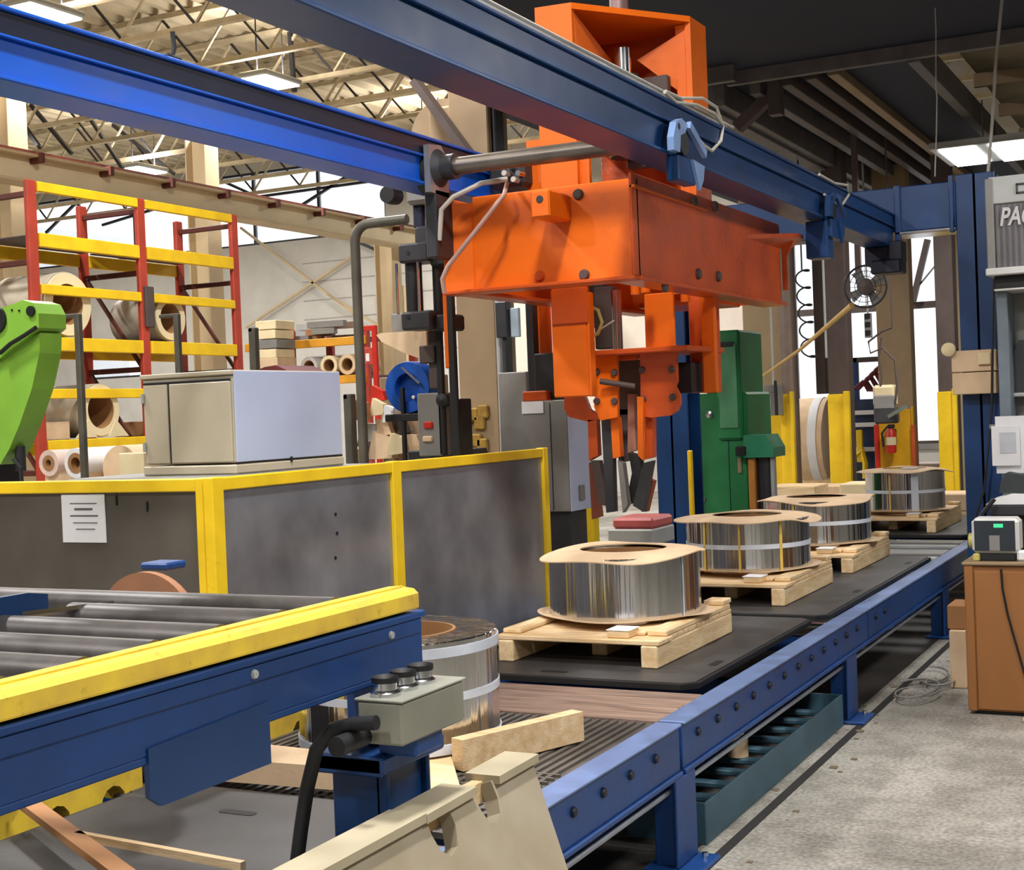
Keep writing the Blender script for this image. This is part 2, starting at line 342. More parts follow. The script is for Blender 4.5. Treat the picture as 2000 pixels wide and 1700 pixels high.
# high-bay lamps (their light sources stand at the top of this script)
def highbay(p, label):
    t = thing('highbay_lamp', label, 'ceiling lamp', (p[0], p[1], p[2]), 'high-bay lamps under the roof')
    B().bx(p[0]-.24, p[0]+.24, p[1]-.43, p[1]+.43, p[2]+.01, p[2]+.09, .02).build('housing', LGREY, t)
    B().box(p[0]-.21, p[0]+.21, p[1]-.39, p[1]+.39, p[2]-.012, p[2]+.008).build('diffuser', LAMPF, t)
    for s in (-.3, .3): B().obox((p[0], p[1]+s, p[2]+.09), (p[0], p[1]+s, 7.6), .015, .015).build('hanger', DGREY, t)
HL = ['white high-bay lamp above the far end of the bright blue beam', 'white high-bay lamp above the tan crane girder and rack', 'white high-bay lamp at the top edge above the left blue beam', 'small distant high-bay lamp just above the left beam end']
for i, p in enumerate(HIGHBAYS): highbay(p, HL[i] if i < 4 else 'white high-bay lamp added under the roof, out of view')
# tan crane runway girder on columns
GX = -12.0
g = thing('crane_girder', 'long tan crane runway girder with brown rail behind the red rack', 'crane girder', (GX, 16, 4.4))
zt = W(0, 300, x=GX).z; zb = W(0, 347, x=GX).z
GIRD = M('cream_girder_paint', (232, 214, 176), .6, var=.05, scale=2)
B().box(GX-.02, GX+.02, 6, 25.5, zb, zt).build('web', GIRD, g)
B().box(GX-.16, GX+.16, 6, 25.5, zt, zt+.03).build('top_flange', TAN, g)
B().box(GX-.16, GX+.14, 6, 25.5, zb-.03, zb).build('bottom_flange', TAN, g)
B().box(GX-.05, GX+.05, 6, 25.5, zt+.03, zt+.09).build('rail', RBROWN, g)
for k in range(14): y = 9.5+k*1.1; B().box(GX+.02, GX+.2, y-.03, y+.03, zt-.06, zt+.05).build('rail_clip', RBROWN, g)
def hcol(x, y, w_, name, lab, z1=7.5, mat=TAN, fl=BROWNS, base=0):
    t = thing(name, lab, 'column', (x, y, base))
    B().bx(x-w_/2, x+w_/2, y-.02, y+.02, base, z1).build('web', mat, t)
    B().bx(x-w_/2-.02, x-w_/2, y-w_/2, y+w_/2, base, z1).build('flange', mat, t); B().bx(x+w_/2, x+w_/2+.02, y-w_/2, y+w_/2, base, z1).build('flange', mat, t)
    return t
p = W(402, 500, x=-12.45); hcol(-12.45, p.y, .3, 'building_column', 'tan building column passing behind the right end of the red rack', 5.6)
p = W(22, 450, x=-12.45); hcol(-12.45, p.y, .3, 'building_column', 'tan building column at the left edge behind the rack', 5.6)
p = W(755, 450, x=-12.45); hcol(-12.45, p.y, .3, 'building_column', 'tan building column left of the black hydraulic cylinders', 4.85)
# broad tan duct column behind the hydraulic unit, with bracket and strut
t = thing('duct_column', 'broad tan boxed column behind the hydraulic unit, stained at its foot', 'column', (-5.5, 10, 0))
x0, x1, _, _ = rect(892, 400, 968, 880, 10.0)
B().bx(x0, x1, 10, 10.35, 0, 7.5, .01).build('column_box', TAND, t)
B().bx(x1+.01, x1+.045, 10.05, 10.2, 0, 7.5, .01).build('conduit_tray', DGREY, t)
a0 = W(812, 250, y=10.2); a1 = W(944, 200, y=10.2); zz = W(880, 330, y=10.2).z
B().lathe((W(875, 262, y=10.2).x, 10.1, W(875, 268, y=10.2).z), [(.001, 0), (.30, 0), (.30, .3), (.001, .3)], 'y', 40, False).build('duct_elbow', TAND, t)
B().bx(W(838, 250, y=10.05).x, x1, 10.04, 10.3, W(880, 330, y=10.05).z, W(880, 205, y=10.05).z, .02).build('duct_plate', TAND, t)
B().obox(W(812, 160, y=9.9), W(915, 300, y=9.9), .06, .13, (0, 1, 0)).build('strut', BROWNS, t)
b = B(); 
for i in range(9):
    q = W(905+random.uniform(0, 60), 800+random.uniform(0, 75), y=9.98); b.bx(q.x-.05, q.x+.05, 9.96, 10.0, q.z-.05, q.z+.06, .015)
b.build('yellow_foam_stain', M('stain_yellow', (150, 116, 40), .7, var=.3, scale=12), t)
# ------------------------------------------------------------------ dark mezzanine soffit overhead on the right
mz = thing('mezzanine', 'dark unlit mezzanine underside with steel channels above the right beam', 'mezzanine', (-2, 12, 4.6))
ZS = 4.6
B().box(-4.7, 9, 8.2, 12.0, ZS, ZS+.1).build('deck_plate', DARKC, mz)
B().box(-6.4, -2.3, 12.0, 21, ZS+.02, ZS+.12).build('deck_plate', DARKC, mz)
B().bx(-3.9, 3, 12.0, 12.06, ZS-.12, ZS+.08).build('edge_beam', SOFFM, mz)
B().bx(-4.6, -3.75, 11.75, 11.82, ZS-.14, ZS+.02).build('edge_beam', SOFFM, mz)
B().bx(-2.34, -2.24, 12.06, 21, ZS-.14, ZS+.1).build('side_channel', SOFFM, mz)
for (dx, hh, mt) in ((0, .18, SOFFM), (.34, .12, SOFFM), (.62, .08, BROWNS), (.85, .06, BROWNS), (1.05, .05, TAND)):
    B().bx(-4.15+dx, -4.15+dx+.1, 12.4, 21, ZS-.02-hh, ZS+.02).build('channel', mt, mz)
B().bx(-4.35, -4.15, 12.4, 21, ZS-.24, ZS-.2).build('channel_flange', SOFFM, mz)
B().obox(W(1440, 250, y=12.6), W(1508, 185, y=12.6), .1, .12, (0, 1, 0)).build('knee_brace', BROWNS, mz)
B().bx(W(1500, 180, y=12.4).x, W(1525, 180, y=12.4).x, 12.38, 12.5, W(1510, 225, y=12.4).z, ZS).build('hanger_plate', BROWNS, mz)
for k in range(4): B().bx(-2.24, 3, 13.2+k*1.7, 13.26+k*1.7, ZS+.18, ZS+.32).build('purlin', TAND, mz)
B().box(-2.24, 3, 12.06, 21, ZS+.36, ZS+.4).build('upper_ceiling', CEILR, mz)
B().box(-.9, 9, -8.9, 8.2, ZS, ZS+.1).build('deck_plate', DARKC, mz)  # unseen deck added to shade the right beam and the floor beside it
SL = ['bright twin strip lamp hanging behind the blue portal post', 'twin strip lamp added under the mezzanine, out of view']
for i, (sx, sy) in enumerate(STRIPS):
    t = thing('strip_lamp', SL[min(i, 1)], 'ceiling lamp', (sx, sy, 4.2), 'strip lamps under the mezzanine')
    for k in (-.24, .24): B().box(sx+k-.17, sx+k+.17, sy-.55, sy+.55, 4.13, 4.15).build('diffuser', LAMPF, t)
    B().bx(sx-.5, sx+.5, sy-.6, sy+.6, 4.15, 4.22).build('housing', LGREY, t)
    for k in (-.4, .4): B().obox((sx, sy+k, 4.22), (sx, sy+k, 4.62), .012, .012).build('hanger', DGREY, t)
for (nm, pp, lab) in (('hanging_cable', [(1957, -30), (1955, 20), (1945, 120), (1938, 240), (1930, 335), (1928, 420), (1932, 520)], 'pale cable hanging in front of the mezzanine at top right'),
                      ('hanging_wire', [(1828, 60), (1828, 170), (1830, 190), (1829, 260), (1826, 345)], 'thin wire with a small toggle hanging left of the portal post')):
    b = B().tube([Vector((W(*pp[0], y=11.0).x, 11.0, 4.6))]+[W(px, py, y=11.0) for px, py in pp if W(px, py, y=11.0).z < 4.55], .012 if nm == 'hanging_cable' else .005, 8); one(b, nm, WIRE, lab, 'cable')
# ------------------------------------------------------------------ gantry beams and portal
def ibeam(name, lab, x0, x1, y0, y1, zb, zt, capmat, BLUE):
    t = thing(name, lab, 'gantry beam', ((x0+x1)/2, y0, zb)); xm = (x0+x1)/2
    B().bx(x0, x1, y0, y1, zb, zb+.016, .004).build('bottom_flange', BLUE, t)
    B().box(x1-.035, x1-.02, y0, y1, zb+.016, zt-.09).build('web', BLUE, t)
    B().box(x0+.02, x0+.035, y0, y1, zb+.016, zt-.09).build('web', BLUE, t)
    B().bx(x0, x1-.008, y0, y1, zt-.09, zt-.015, .004).build('cap_channel', capmat, t)
    B().bx(x0-.01, x1+.004, y0, y1, zt-.015, zt, .004).build('top_flange', BLUE, t)
    B().bx(x1-.012, x1+.002, y0, y1, zt-.098, zt-.088, .003).build('edge_strip', BLUE, t)
    return t
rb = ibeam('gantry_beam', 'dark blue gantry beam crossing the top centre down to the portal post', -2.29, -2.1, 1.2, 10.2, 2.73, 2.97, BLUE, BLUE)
lb = ibeam('gantry_beam', 'bright blue gantry beam at upper left coloured as if lamp-lit', -3.48, -3.3, 1.2, 10.2, 2.73, 2.96, NAVY, LBLUE)
B().bx(-2.27, -2.13, 1.2, 10.2, 2.97, 2.985).build('running_rail', CHROME, rb)
for k in range(3): B().tube([(-2.12-.03*k, 2.0, 3.0+.012*k), (-2.12-.03*k, 6.6, 3.0+.012*k)], .007, 6).build('cable', WIRE, rb)
q = W(322, 92, x=-3.39); B().bx(-3.44, -3.34, q.y-.05, q.y+.04, 2.96, 2.99, .01).build('cable_clamp', BLACK, lb); B().tube([(-3.39, q.y+.03, 2.985), (-3.39, q.y+.05, 3.03), (-3.39, q.y+.045, 3.09)], .009, 8).build('clamp_hook', BLACK, lb)
pt = thing('gantry_portal', 'dark blue steel portal carrying the far ends of both gantry beams', 'portal frame', (-2.7, 10.3, 0))
def hpost(x0, x1, y0, y1, z1, par, nm='post'):
    p = B().bx(x0, x1, y0, y0+.02, 0, z1, .004).build(nm, BLUE, par)
    B().bx(x0, x1, y1-.02, y1, 0, z1, .004).build('flange', BLUE, p); B().bx((x0+x1)/2-.012, (x0+x1)/2+.012, y0, y1, 0, z1, .004).build('web', BLUE, p)
    B().bx(x0-.06, x1+.06, y0-.06, y1+.06, 0, .02).build('foot_plate', BLUE, p); return p
hpost(-1.68, -1.43, 10.2, 10.48, 3.20, pt); hpost(-3.99, -3.72, 10.2, 10.5, 3.20, pt)
B().bx(-1.43, -1.415, 10.22, 10.5, 0, 3.2).build('cover_strip', M('pale_blue_edge', (96, 130, 176), .4), pt)
B().bx(-3.72, -1.68, 10.2, 10.45, 2.84, 3.16, .006).build('cross_beam', BLUE, pt)
B().bx(-2.1, -2.06, 10.17, 10.2, 2.7, 3.17).build('stiffener', BLUE, pt); B().bx(-2.1, -1.68, 10.17, 10.47, 2.815, 2.84).build('lower_flange', CHROME, pt)
B().bx(-1.72, -1.69, 10.16, 10.2, 2.8, 3.2).build('stiffener', BLUE, pt)
B().bx(-2.29, -2.1, 10.04, 10.2, 2.60, 2.73).build('beam_seat', NAVY, pt)
x0, x1, z0, z1 = rect(1703, 508, 1762, 535, 10.0); B().bx(x0, x1, 9.95, 10.15, z0, z1, .01).build('stop_block', NAVY, pt)
x0, x1, z0, z1 = rect(1735, 470, 1762, 512, 10.0); B().bx(x0, x1, 10, 10.15, z0, z1).build('stop_arm', NAVY, pt)
# ------------------------------------------------------------------ the orange trolley
TX0, TX1, TY0, TY1, TZ0, TZ1 = -3.31, -2.35, 5.82, 8.13, 2.245, 2.69
tr = thing('gantry_trolley', 'large orange coil-handling trolley hanging under the gantry beams with gripper tongs', 'gantry trolley', (-2.83, 6.97, 1.1))
fp = B().bx(TX0+.12, TX1, TY0+.06, TY0+.085, TZ0, TZ1).build('front_plate', ORANGE, tr)
B().prism([(TX0, TY0-.02, TZ0), (TX0+.12, TY0+.05, TZ0), (TX0+.14, TY0+.085, TZ0), (TX0, TY0+.02, TZ0)], (0, 0, TZ1-TZ0-.03)).build('corner_flange', ORANGE, tr)
B().bx(TX0-.01, TX1+.015, TY0-.03, TY0+.11, TZ0-.018, TZ0, .004).build('bottom_flange', ORANGE2, tr)
rp_ = B().bx(TX1-.02, TX1, TY0+.02, TY1, TZ0, TZ1+.02).build('side_plate', ORANGE2, tr)
B().bx(TX1-.12, TX1+.03, TY0+.02, TY1, TZ0-.02, TZ0, .004).build('bottom_flange', ORANGE2, tr)
B().bx(TX1-.02, TX1+.012, TY0+.02, TY0+1.0, TZ1-.05, TZ1-.035, .003).build('edge_strip', ORANGE, tr)
B().bx(TX0, TX0+.02, TY0+.05, TY1, TZ0, TZ1).build('side_plate', ORANGE, tr)
B().bx(TX0, TX1, TY1-.02, TY1, TZ0, TZ1).build('rear_plate', ORANGE, tr)
B().bx(TX0+.02, TX0+.14, TY0+.05, TY1, TZ0-.02, TZ0, .004).build('bottom_flange', ORANGE2, tr)
B().bx(TX0+.25, TX1-.25, TY1-.5, TY1-.02, TZ0-.01, TZ0+.02).build('bottom_plate', ORANGE2, tr)
for (px, py) in ((1357, 393), (1398, 403), (1366, 535), (1405, 540), (1300, 560)):
    q = W(px, py, x=TX1+.01); B().lathe((TX1, q.y, q.z), [(.001, .018), (.022, .018), (.028, .008), (.028, 0), (.001, 0)], 'x', 12, False).build('bolt', BROWNS, rp_)
for (px, py) in ((1142, 537), (1055, 540), (1130, 380)):
    q = W(px, py, y=TY0+.06); B().lathe((q.x, TY0+.06, q.z), [(.001, -.02), (.02, -.02), (.026, -.008), (.026, 0), (.001, 0)], 'y', 12, False).build('bolt', ORANGE2 if px < 1100 else BROWNS, fp)
x0, x1, z0, z1 = rect(1036, 371, 1073, 425, TY0-.17)
bl = B().bx(x0, x1, TY0-.17, TY0+.06, z0, z1, .008).build('lug_block', ORANGE, tr)
q = W(1053, 389, y=TY0-.175); B().lathe((q.x, TY0-.17, q.z), [(.001, -.003), (.016, -.003), (.018, 0), (.001, 0)], 'y', 14, False).build('lug_hole', DGREY, bl)
# right end bracket on the side plate
q0 = W(1460, 458, x=TX1); q1 = W(1530, 470, x=TX1)
b = B().prism([(TX1, q0.y, q0.z), (TX1+.10, q1.y-.05, q1.z+.03), (TX1+.10, q1.y+.08, q1.z+.03), (TX1, q1.y+.08, q0.z)], (0, 0, -.025)); b.build('shelf_bracket', ORANGE2, tr)
B().prism([(TX1, q1.y-.05, q0.z-.02), (TX1+.08, q1.y-.05, q1.z), (TX1+.03, q1.y-.05, q1.z-.1), (TX1+.03, q1.y-.05, q1.z-.3), (TX1, q1.y-.05, q1.z-.3)], (0, .02, 0)).build('bracket_web', ORANGE2, tr)
# tower: two leg plates, top box, gussets and lift screw
TZ = 3.66
A_, B_, C_, D_ = (-3.02, 6.30), (-2.83, 6.32), (-2.41, 6.86), (-2.41, 7.10)
tw = B().prism([(A_[0], A_[1], TZ), (B_[0], B_[1], TZ), (C_[0], C_[1], TZ-.01), (D_[0], D_[1], TZ-.01), (-3.02, 7.1, TZ)], (0, 0, -.03)).build('tower_top_plate', ORANGE, tr)
B().prism([(A_[0], A_[1], TZ1), (B_[0], B_[1], TZ1), (B_[0], B_[1], TZ-.03), (A_[0], A_[1], TZ-.03)], (0, .03, 0)).build('tower_leg', ORANGE, tr)
B().prism([(A_[0]-.1, A_[1]+.05, TZ1-.05), (-2.78, A_[1]+.05, TZ1-.05), (-2.78, A_[1]+.05, 3.02), (A_[0]-.1, A_[1]+.05, 3.02)], (0, .03, 0)).build('tower_leg_lower', ORANGE, tr)
B().bx(A_[0]+.02, A_[0]+.03, A_[1]+.03, A_[1]+.055, TZ1, 3.0).build('seam', NAVY, tr)
B().prism([(C_[0], C_[1], TZ1), (D_[0], D_[1], TZ1), (D_[0], D_[1], TZ-.04), (C_[0], C_[1], TZ-.04)], (-.03, 0, 0)).build('tower_leg', ORANGE, tr)
B().bx(C_[0]-.09, C_[0]-.03, C_[1]+.01, C_[1]+.05, TZ1, TZ-.04).build('tower_leg_rib', ORANGE, tr)
B().bx(-3.02, -2.43, 7.06, 7.1, TZ1, TZ-.03).build('tower_back_plate', ORANGE2, tr)
B().bx(-3.02, -3.0, 6.33, 7.06, 3.05, TZ-.03).build('tower_side_plate', ORANGE, tr)
n_ = Vector((C_[0]-B_[0], C_[1]-B_[1], 0)).normalized(); back = Vector((-.45, .9, 0)).normalized()
def pt3(o, s, d, z): v = Vector((o[0], o[1], 0))+n_*s+back*d; return Vector((v.x, v.y, z))
B().prism([pt3(B_, .0, .03, TZ-.04), pt3(B_, .22, .28, TZ-.20), pt3(B_, .02, .10, TZ-.42)], (.012, .012, 0)).build('gusset', ORANGE, tr)
B().prism([pt3(C_, -.02, .03, TZ-.07), pt3(C_, -.02, .05, TZ-.42), pt3(C_, -.3, .22, TZ-.2)], (.012, .012, 0)).build('gusset', ORANGE, tr)
sc = pt3(B_, .3, .22, 0)
B().cyl((sc.x, sc.y, 2.95), 'z', .085, .42, 20).build('lift_motor', BLACK, tr); B().cyl((sc.x, sc.y, 3.37), 'z', .045, .14, 16).build('lift_screw', CHROME, tr)
B().bx(sc.x-.02, sc.x+.22, sc.y+.05, sc.y+.1, 2.9, 3.36).build('motor_plate', BROWNS, tr)
B().cyl((sc.x-.05, sc.y+.1, TZ), 'z', .05, .5, 16).build('lift_column', M('pinkish_steel', (150, 126, 124), .4, .5), tr)
# cross shaft with bearing brackets
sy0 = 5.72
a = W(880, 326, y=sy0); c_ = (-2.3, sy0, a.z-.005)
B().tube([(a.x, sy0, a.z), c_], .041, 18).build('cross_shaft', M('shaft_steel', (120, 112, 104), .35, .7), tr)
br = B().lathe((a.x-.03, sy0, a.z), [(.001, -.05), (.085, -.05), (.09, -.03), (.06, 0), (.06, .06), (.001, .06)], 'x', 24, False).build('bearing_flange', DGREY, tr)
B().prism([(a.x-.06, sy0-.09, a.z-.12), (a.x-.06, sy0+.08, a.z-.13), (a.x-.06, sy0+.09, a.z+.05), (a.x-.06, sy0+.02, a.z+.11), (a.x-.06, sy0-.09, a.z+.1)], (-.03, 0, 0)).build('bearing_plate', M('grey_casting', (150, 150, 152), .35, .5), tr)
B().lathe((a.x-.09, sy0, a.z-.02), [(.001, -.05), (.1, -.05), (.1, 0), (.001, 0)], 'x', 24, False).build('wheel', BLACK, tr)
B().bx(a.x-.12, a.x-.06, sy0-.05, sy0+.12, a.z-.42, a.z-.1).build('hanger_plate', DGREY, tr)
B().lathe((-2.30, sy0, a.z), [(.001, -.03), (.07, -.03), (.07, 0), (.001, 0)], 'x', 24, False).build('shaft_collar', BLACK, tr)
LBL = M('light_blue_bracket', (128, 158, 206), .4, .2)
def wheelset(y, s=1.0, mat=LBL):                                   # roller bracket on the outer face of the right beam
    X = -2.085
    o = B().prism([(X, y-.13*s, 2.735), (X, y-.13*s, 2.79), (X, y-.09*s, 2.86), (X, y-.02*s, 2.885), (X, y+.05*s, 2.87), (X, y+.02*s, 2.83), (X, y-.04*s, 2.81), (X, y-.055*s, 2.735)], (.03, 0, 0)).build('roller_bracket', mat, tr)
    B().lathe((X+.03, y-.06*s, 2.845), [(.001, .002), (.014, .002), (.014, 0), (.001, 0)], 'x', 12, False).build('bracket_hole', NAVY, o)
    B().lathe((X-.01, y+.03*s, 2.79), [(.001, 0), (.055, 0), (.055, .03), (.001, .03)], 'x', 20, False).build('roller', BLACK, o)
    B().obox((X+.03, y+.06*s, 2.87), (X+.03, y+.26*s, 2.77), .02, .035).build('spring_arm', mat, o)
    B().bx(X-.04, X+.02, y-.05*s, y+.16*s, 2.62, 2.73).build('lower_link', BLUE, o)
    B().prism([(X+.02, y+.09*s, 2.725), (X+.02, y+.24*s, 2.715), (X+.02, y+.22*s, 2.65), (X+.02, y+.17*s, 2.6)], (.015, 0, 0)).build('link_tab', mat, o)
wheelset(5.72); wheelset(8.28, .9, BLUE)
B().bx(-2.22, -2.09, 8.22, 8.36, 2.50, 2.72).build('hanger_plate', BLUE, tr)
x0, x1, z0, z1 = rect(952, 297, 1022, 366, 6.25)
mo = B().bx(x0, x1, 6.25, 6.55, z0, z1, .02).build('drive_motor', DGREY, tr)
for k in range(5): q = W(975+k*9, 350-((k*7) % 3)*12, y=6.2); B().cyl((q.x, 6.2, q.z), 'y', .014, .06, 10).build('cable_gland', WIRE if k % 2 else CHROME, mo)
def cab(pp, r, mat, Y, par, nm='cable'): return B().tube([W(px, py, y=Y+dy) for (px, py, dy) in pp], r, 8).build(nm, mat, par)
cab([(990, 350, .1), (940, 358, 0), (885, 385, -.04), (862, 410, -.06), (858, 470, -.06)], .012, WIRE, 5.75, tr)
cab([(990, 358, .1), (985, 380, 0), (930, 450, -.05), (875, 520, -.1), (864, 545, -.1), (868, 572, -.08)], .011, M('pink_hose', (178, 140, 128), .5), 5.72, tr)
B().tube([W(px, py, x=-2.1) for px, py in ((1298, 180), (1320, 200), (1360, 205), (1395, 222), (1412, 245), (1408, 275), (1390, 295), (1375, 285), (1352, 258))], .008, 8).build('cable', WIRE, tr)
B().tube([W(px, py, x=-2.1) for px, py in ((1300, 178), (1330, 192), (1372, 192), (1400, 210), (1412, 245))], .007, 8).build('cable', WIRE, tr)
B().tube([W(px, py, x=-2.09) for px, py in ((1600, 341), (1630, 358), (1655, 362), (1658, 380), (1645, 400), (1625, 395), (1610, 380))], .008, 8).build('cable', WIRE, tr)
# gripper head hanging from the trolley
GY = 6.9
def gp(px0, py0, px1, py1, Y, d, nm, mat, c=.006, par=None): return ybox(px0, py0, px1, py1, Y, d, None, c).build(nm, mat, par or tr)
la = gp(1078, 564, 1147, 776, 6.55, .04, 'guide_leg', ORANGE); gp(1076, 562, 1147, 634, 6.54, .03, 'leg_top_plate', ORANGE2)
gp(1146, 570, 1152, 775, 6.55, .07, 'leg_side_plate', ORANGE)
B().bx(W(1258, 610, y=6.8).x, W(1258, 610, y=6.8).x+.16, 6.8, 6.83, W(1285, 686, y=6.8).z, TZ0).build('guide_leg', ORANGE, tr)
gp(1346, 558, 1372, 768, 7.15, .3, 'guide_leg', ORANGE2); gp(1370, 570, 1397, 768, 7.1, .04, 'leg_face_plate', ORANGE)
gp(1046, 570, 1072, 692, 7.3, .04, 'guide_leg', ORANGE); gp(1028, 566, 1044, 775, 7.2, .06, 'guide_tube', DGREY)
gp(1044, 690, 1088, 782, 7.1, .2, 'gear_motor', BLACK); gp(1020, 764, 1068, 784, 7.05, .1, 'motor_foot', ORANGE2)
cx0, cx1, cz0, cz1 = rect(1152, 680, 1348, 691, 6.75)
B().bx(cx0, cx1, 6.72, 7.3, cz0, cz1).build('cross_plate', ORANGE2, tr)
B().cyl((W(1204, 600, y=7.0).x, 7.0, cz1), 'z', .028, TZ0-cz1+.05, 18).build('lift_rod', CHROME, tr)
gp(1160, 560, 1196, 682, 7.1, .08, 'mast_plate', BROWNS); gp(1152, 556, 1180, 640, 7.2, .12, 'valve_block', DGREY)
gp(1320, 708, 1352, 768, 7.0, .2, 'clamp_bar', BLACK)
B().tube([W(px, py, y=6.9) for px, py in ((1152, 598), (1168, 606), (1176, 630), (1168, 652), (1153, 660))], .010, 8).build('hose', M('yellow_hose', (200, 196, 110), .5), tr)
B().tube([W(px, py, y=6.9) for px, py in ((1165, 650), (1178, 640), (1200, 626))], .005, 6).build('wire', WIRE, tr)
for (px, py, Y) in ((1240, 560, 6.7), (1260, 556, 6.6), (1318, 560, 6.9), (1338, 575, 6.95)):
    q = W(px, py, y=Y); B().cyl((q.x, Y, q.z-.04), 'z', .024, .1, 14).build('pin', ORANGE, tr)
def poly(pp, Y, d, nm, mat, par=None): return B().prism([W(px, py, y=Y) for px, py in pp], (0, d, 0)).build(nm, mat, par or tr)
g1 = poly([(1160, 694), (1204, 690), (1206, 815), (1172, 822), (1160, 795), (1163, 760)], 6.8, .03, 'grip_plate', ORANGE)
g2 = poly([(1250, 692), (1320, 688), (1322, 745), (1318, 755), (1327, 772), (1328, 788), (1322, 803), (1308, 812), (1270, 816), (1252, 812)], 6.85, .03, 'grip_plate', ORANGE2)
g3 = poly([(1102, 776), (1142, 774), (1152, 800), (1175, 818), (1148, 824), (1112, 815), (1102, 800)], 6.95, .03, 'grip_plate', ORANGE2)
for (px, py, Y) in ((1254, 723, 6.85), (1312, 722, 6.85), (1314, 776, 6.85), (1256, 780, 6.85), (1166, 727, 6.8), (1200, 728, 6.8), (1166, 784, 6.8), (1200, 784, 6.8)):
    q = W(px, py, y=Y); B().lathe((q.x, Y, q.z), [(.001, -.015), (.016, -.015), (.02, 0), (.001, 0)], 'y', 10, False).build('bolt', BROWNS, tr)
gp(1204, 700, 1248, 812, 7.0, .12, 'grip_body', BROWNS); gp(1205, 694, 1246, 704, 6.9, .2, 'grip_crossbar', ORANGE2)
B().tube([W(1172, 745, y=6.75), W(1240, 755, y=6.8)], .016, 10).build('grip_link', BROWNS, tr)
for (pp, Y, d, mat, nm) in (([(1148, 820), (1165, 820), (1168, 890), (1150, 900)], 6.95, .05, ORANGE2, 'finger_bar'), ([(1192, 815), (1207, 815), (1212, 892), (1197, 896)], 6.85, .05, ORANGE, 'finger_bar'),
                            ([(1252, 812), (1274, 814), (1274, 894), (1258, 898)], 6.9, .06, ORANGE2, 'finger_bar'), ([(1244, 775), (1256, 775), (1256, 900), (1246, 890)], 6.82, .03, ORANGE, 'finger_bar'),
                            ([(1174, 818), (1194, 818), (1200, 1000), (1184, 1002)], 6.9, .05, DGREY, 'tong'), ([(1226, 770), (1238, 770), (1242, 880), (1226, 885)], 6.95, .05, M('pink_steel', (178, 130, 112), .45, .3), 'lift_rod'),
                            ([(1206, 800), (1226, 800), (1230, 900), (1208, 905)], 7.0, .06, BROWNS, 'tong'), ([(1154, 900), (1170, 900), (1186, 990), (1170, 985)], 6.95, .05, BROWNS, 'tong'),
                            ([(1206, 900), (1216, 905), (1226, 985), (1216, 1002)], 6.85, .05, GREY, 'tong'), ([(1256, 905), (1274, 900), (1256, 1000), (1236, 988)], 6.85, .05, DGREY, 'tong'),
                            ([(1228, 885), (1248, 890), (1252, 925), (1232, 985), (1222, 985), (1234, 925)], 6.9, .06, BLACK, 'tong_hook'), ([(1266, 935), (1276, 940), (1262, 1000), (1252, 1000)], 7.0, .05, M('rust_red', (140, 62, 40), .6), 'tong'),
                            ([(1150, 905), (1160, 900), (1172, 1010), (1156, 1015)], 7.05, .05, M('rust_red2', (140, 72, 44), .6), 'tong')):
    poly(pp, Y, d, nm, mat)
# ------------------------------------------------------------------ main pallet conveyor
XC, ZD = -1.78, .52                                     # outer edge, deck height
mc = thing('pallet_conveyor', 'long dark blue floor conveyor with bolted side rail running to the portal post', 'conveyor', (-2.5, 8, 0))
def side(y0, y1, x=XC):
    s = B().bx(x-.10, x, y0, y1, ZD-.012, ZD, .004).build('rail_top_flange', M('lit_blue_top', (116, 138, 184), .35, .2, var=.12, scale=8), mc)  # flange top coloured paler, as if catching the light
    B().bx(x-.03, x-.012, y0, y1, ZD-.17, ZD-.012, .003).build('rail_web', CBLUE, s)
    B().bx(x-.10, x, y0, y1, ZD-.19, ZD-.17, .004).build('rail_bottom_flange', CBLUE, s)
    k = y0+.16
    while k < min(y1-.1, 8.2):
        B().lathe((x-.012, k, ZD-.07), [(.001, .012), (.013, .012), (.017, .004), (.017, 0), (.001, 0)], 'x', 10, False).build('rail_bolt', NAVY, s); k += .225
    return s
side(1.6, 4.70); side(4.73, 7.62); side(7.64, 13.6); side(1.6, 13.6, -3.25)
B().bx(XC-.05, XC-.028, 1.6, 13.6, .275, .297).build('lower_bar', M('bar_steel', (150, 156, 168), .35, .5), mc)
for (y, n_) in ((2.2, 0), (4.72, 1), (7.2, 1), (9.9, 0), (12.8, 0)):
    for x in (XC-.10, -3.2):
        l = B().bx(x, x+.09, y-.07, y+.07, .015, ZD-.19, .004).build('leg', CBLUE, mc)
        B().bx(x+.088, x+.10, y-.10, y+.10, .02, ZD-.19, .003).build('leg_flange', CBLUE, l)
        B().bx(x-.03, x+.18, y-.12, y+.12, 0, .018).build('foot_plate', CBLUE, l)
        B().cyl((x+.14, y+.06, .018), 'z', .012, .02, 8).build('anchor_bolt', CHROME, l)
for k in range(10): B().bx(-3.22, XC-.03, 2.4+k*1.2, 2.46+k*1.2, .34, .42).build('cross_member', CBLUE, mc)
for k in range(11): B().bx(-3.15, XC-.105, 4.76+k*.001, 4.8, .4, .42) if False else None
for k in range(5):                                      # weathered cross boards between the plates
    B().bx(-3.15, XC-.105, 4.745+k*.098, 4.745+k*.098+.09, ZD-.035, ZD-.004-.004*(k % 2), .006).build('cross_board', OLDWOOD, mc)
B().bx(-3.15, XC-.105, 7.085, 7.115, ZD-.02, ZD-.002).build('cross_strip', CHROME, mc)
for (y, h) in ((10.12, .12), (10.42, .3), (10.95, .12), (11.2, .2)): B().bx(-3.15, XC-.105, y, y+h, ZD-.03, ZD-.004).build('cross_strip', LGREY if h < .2 else GREY, mc)
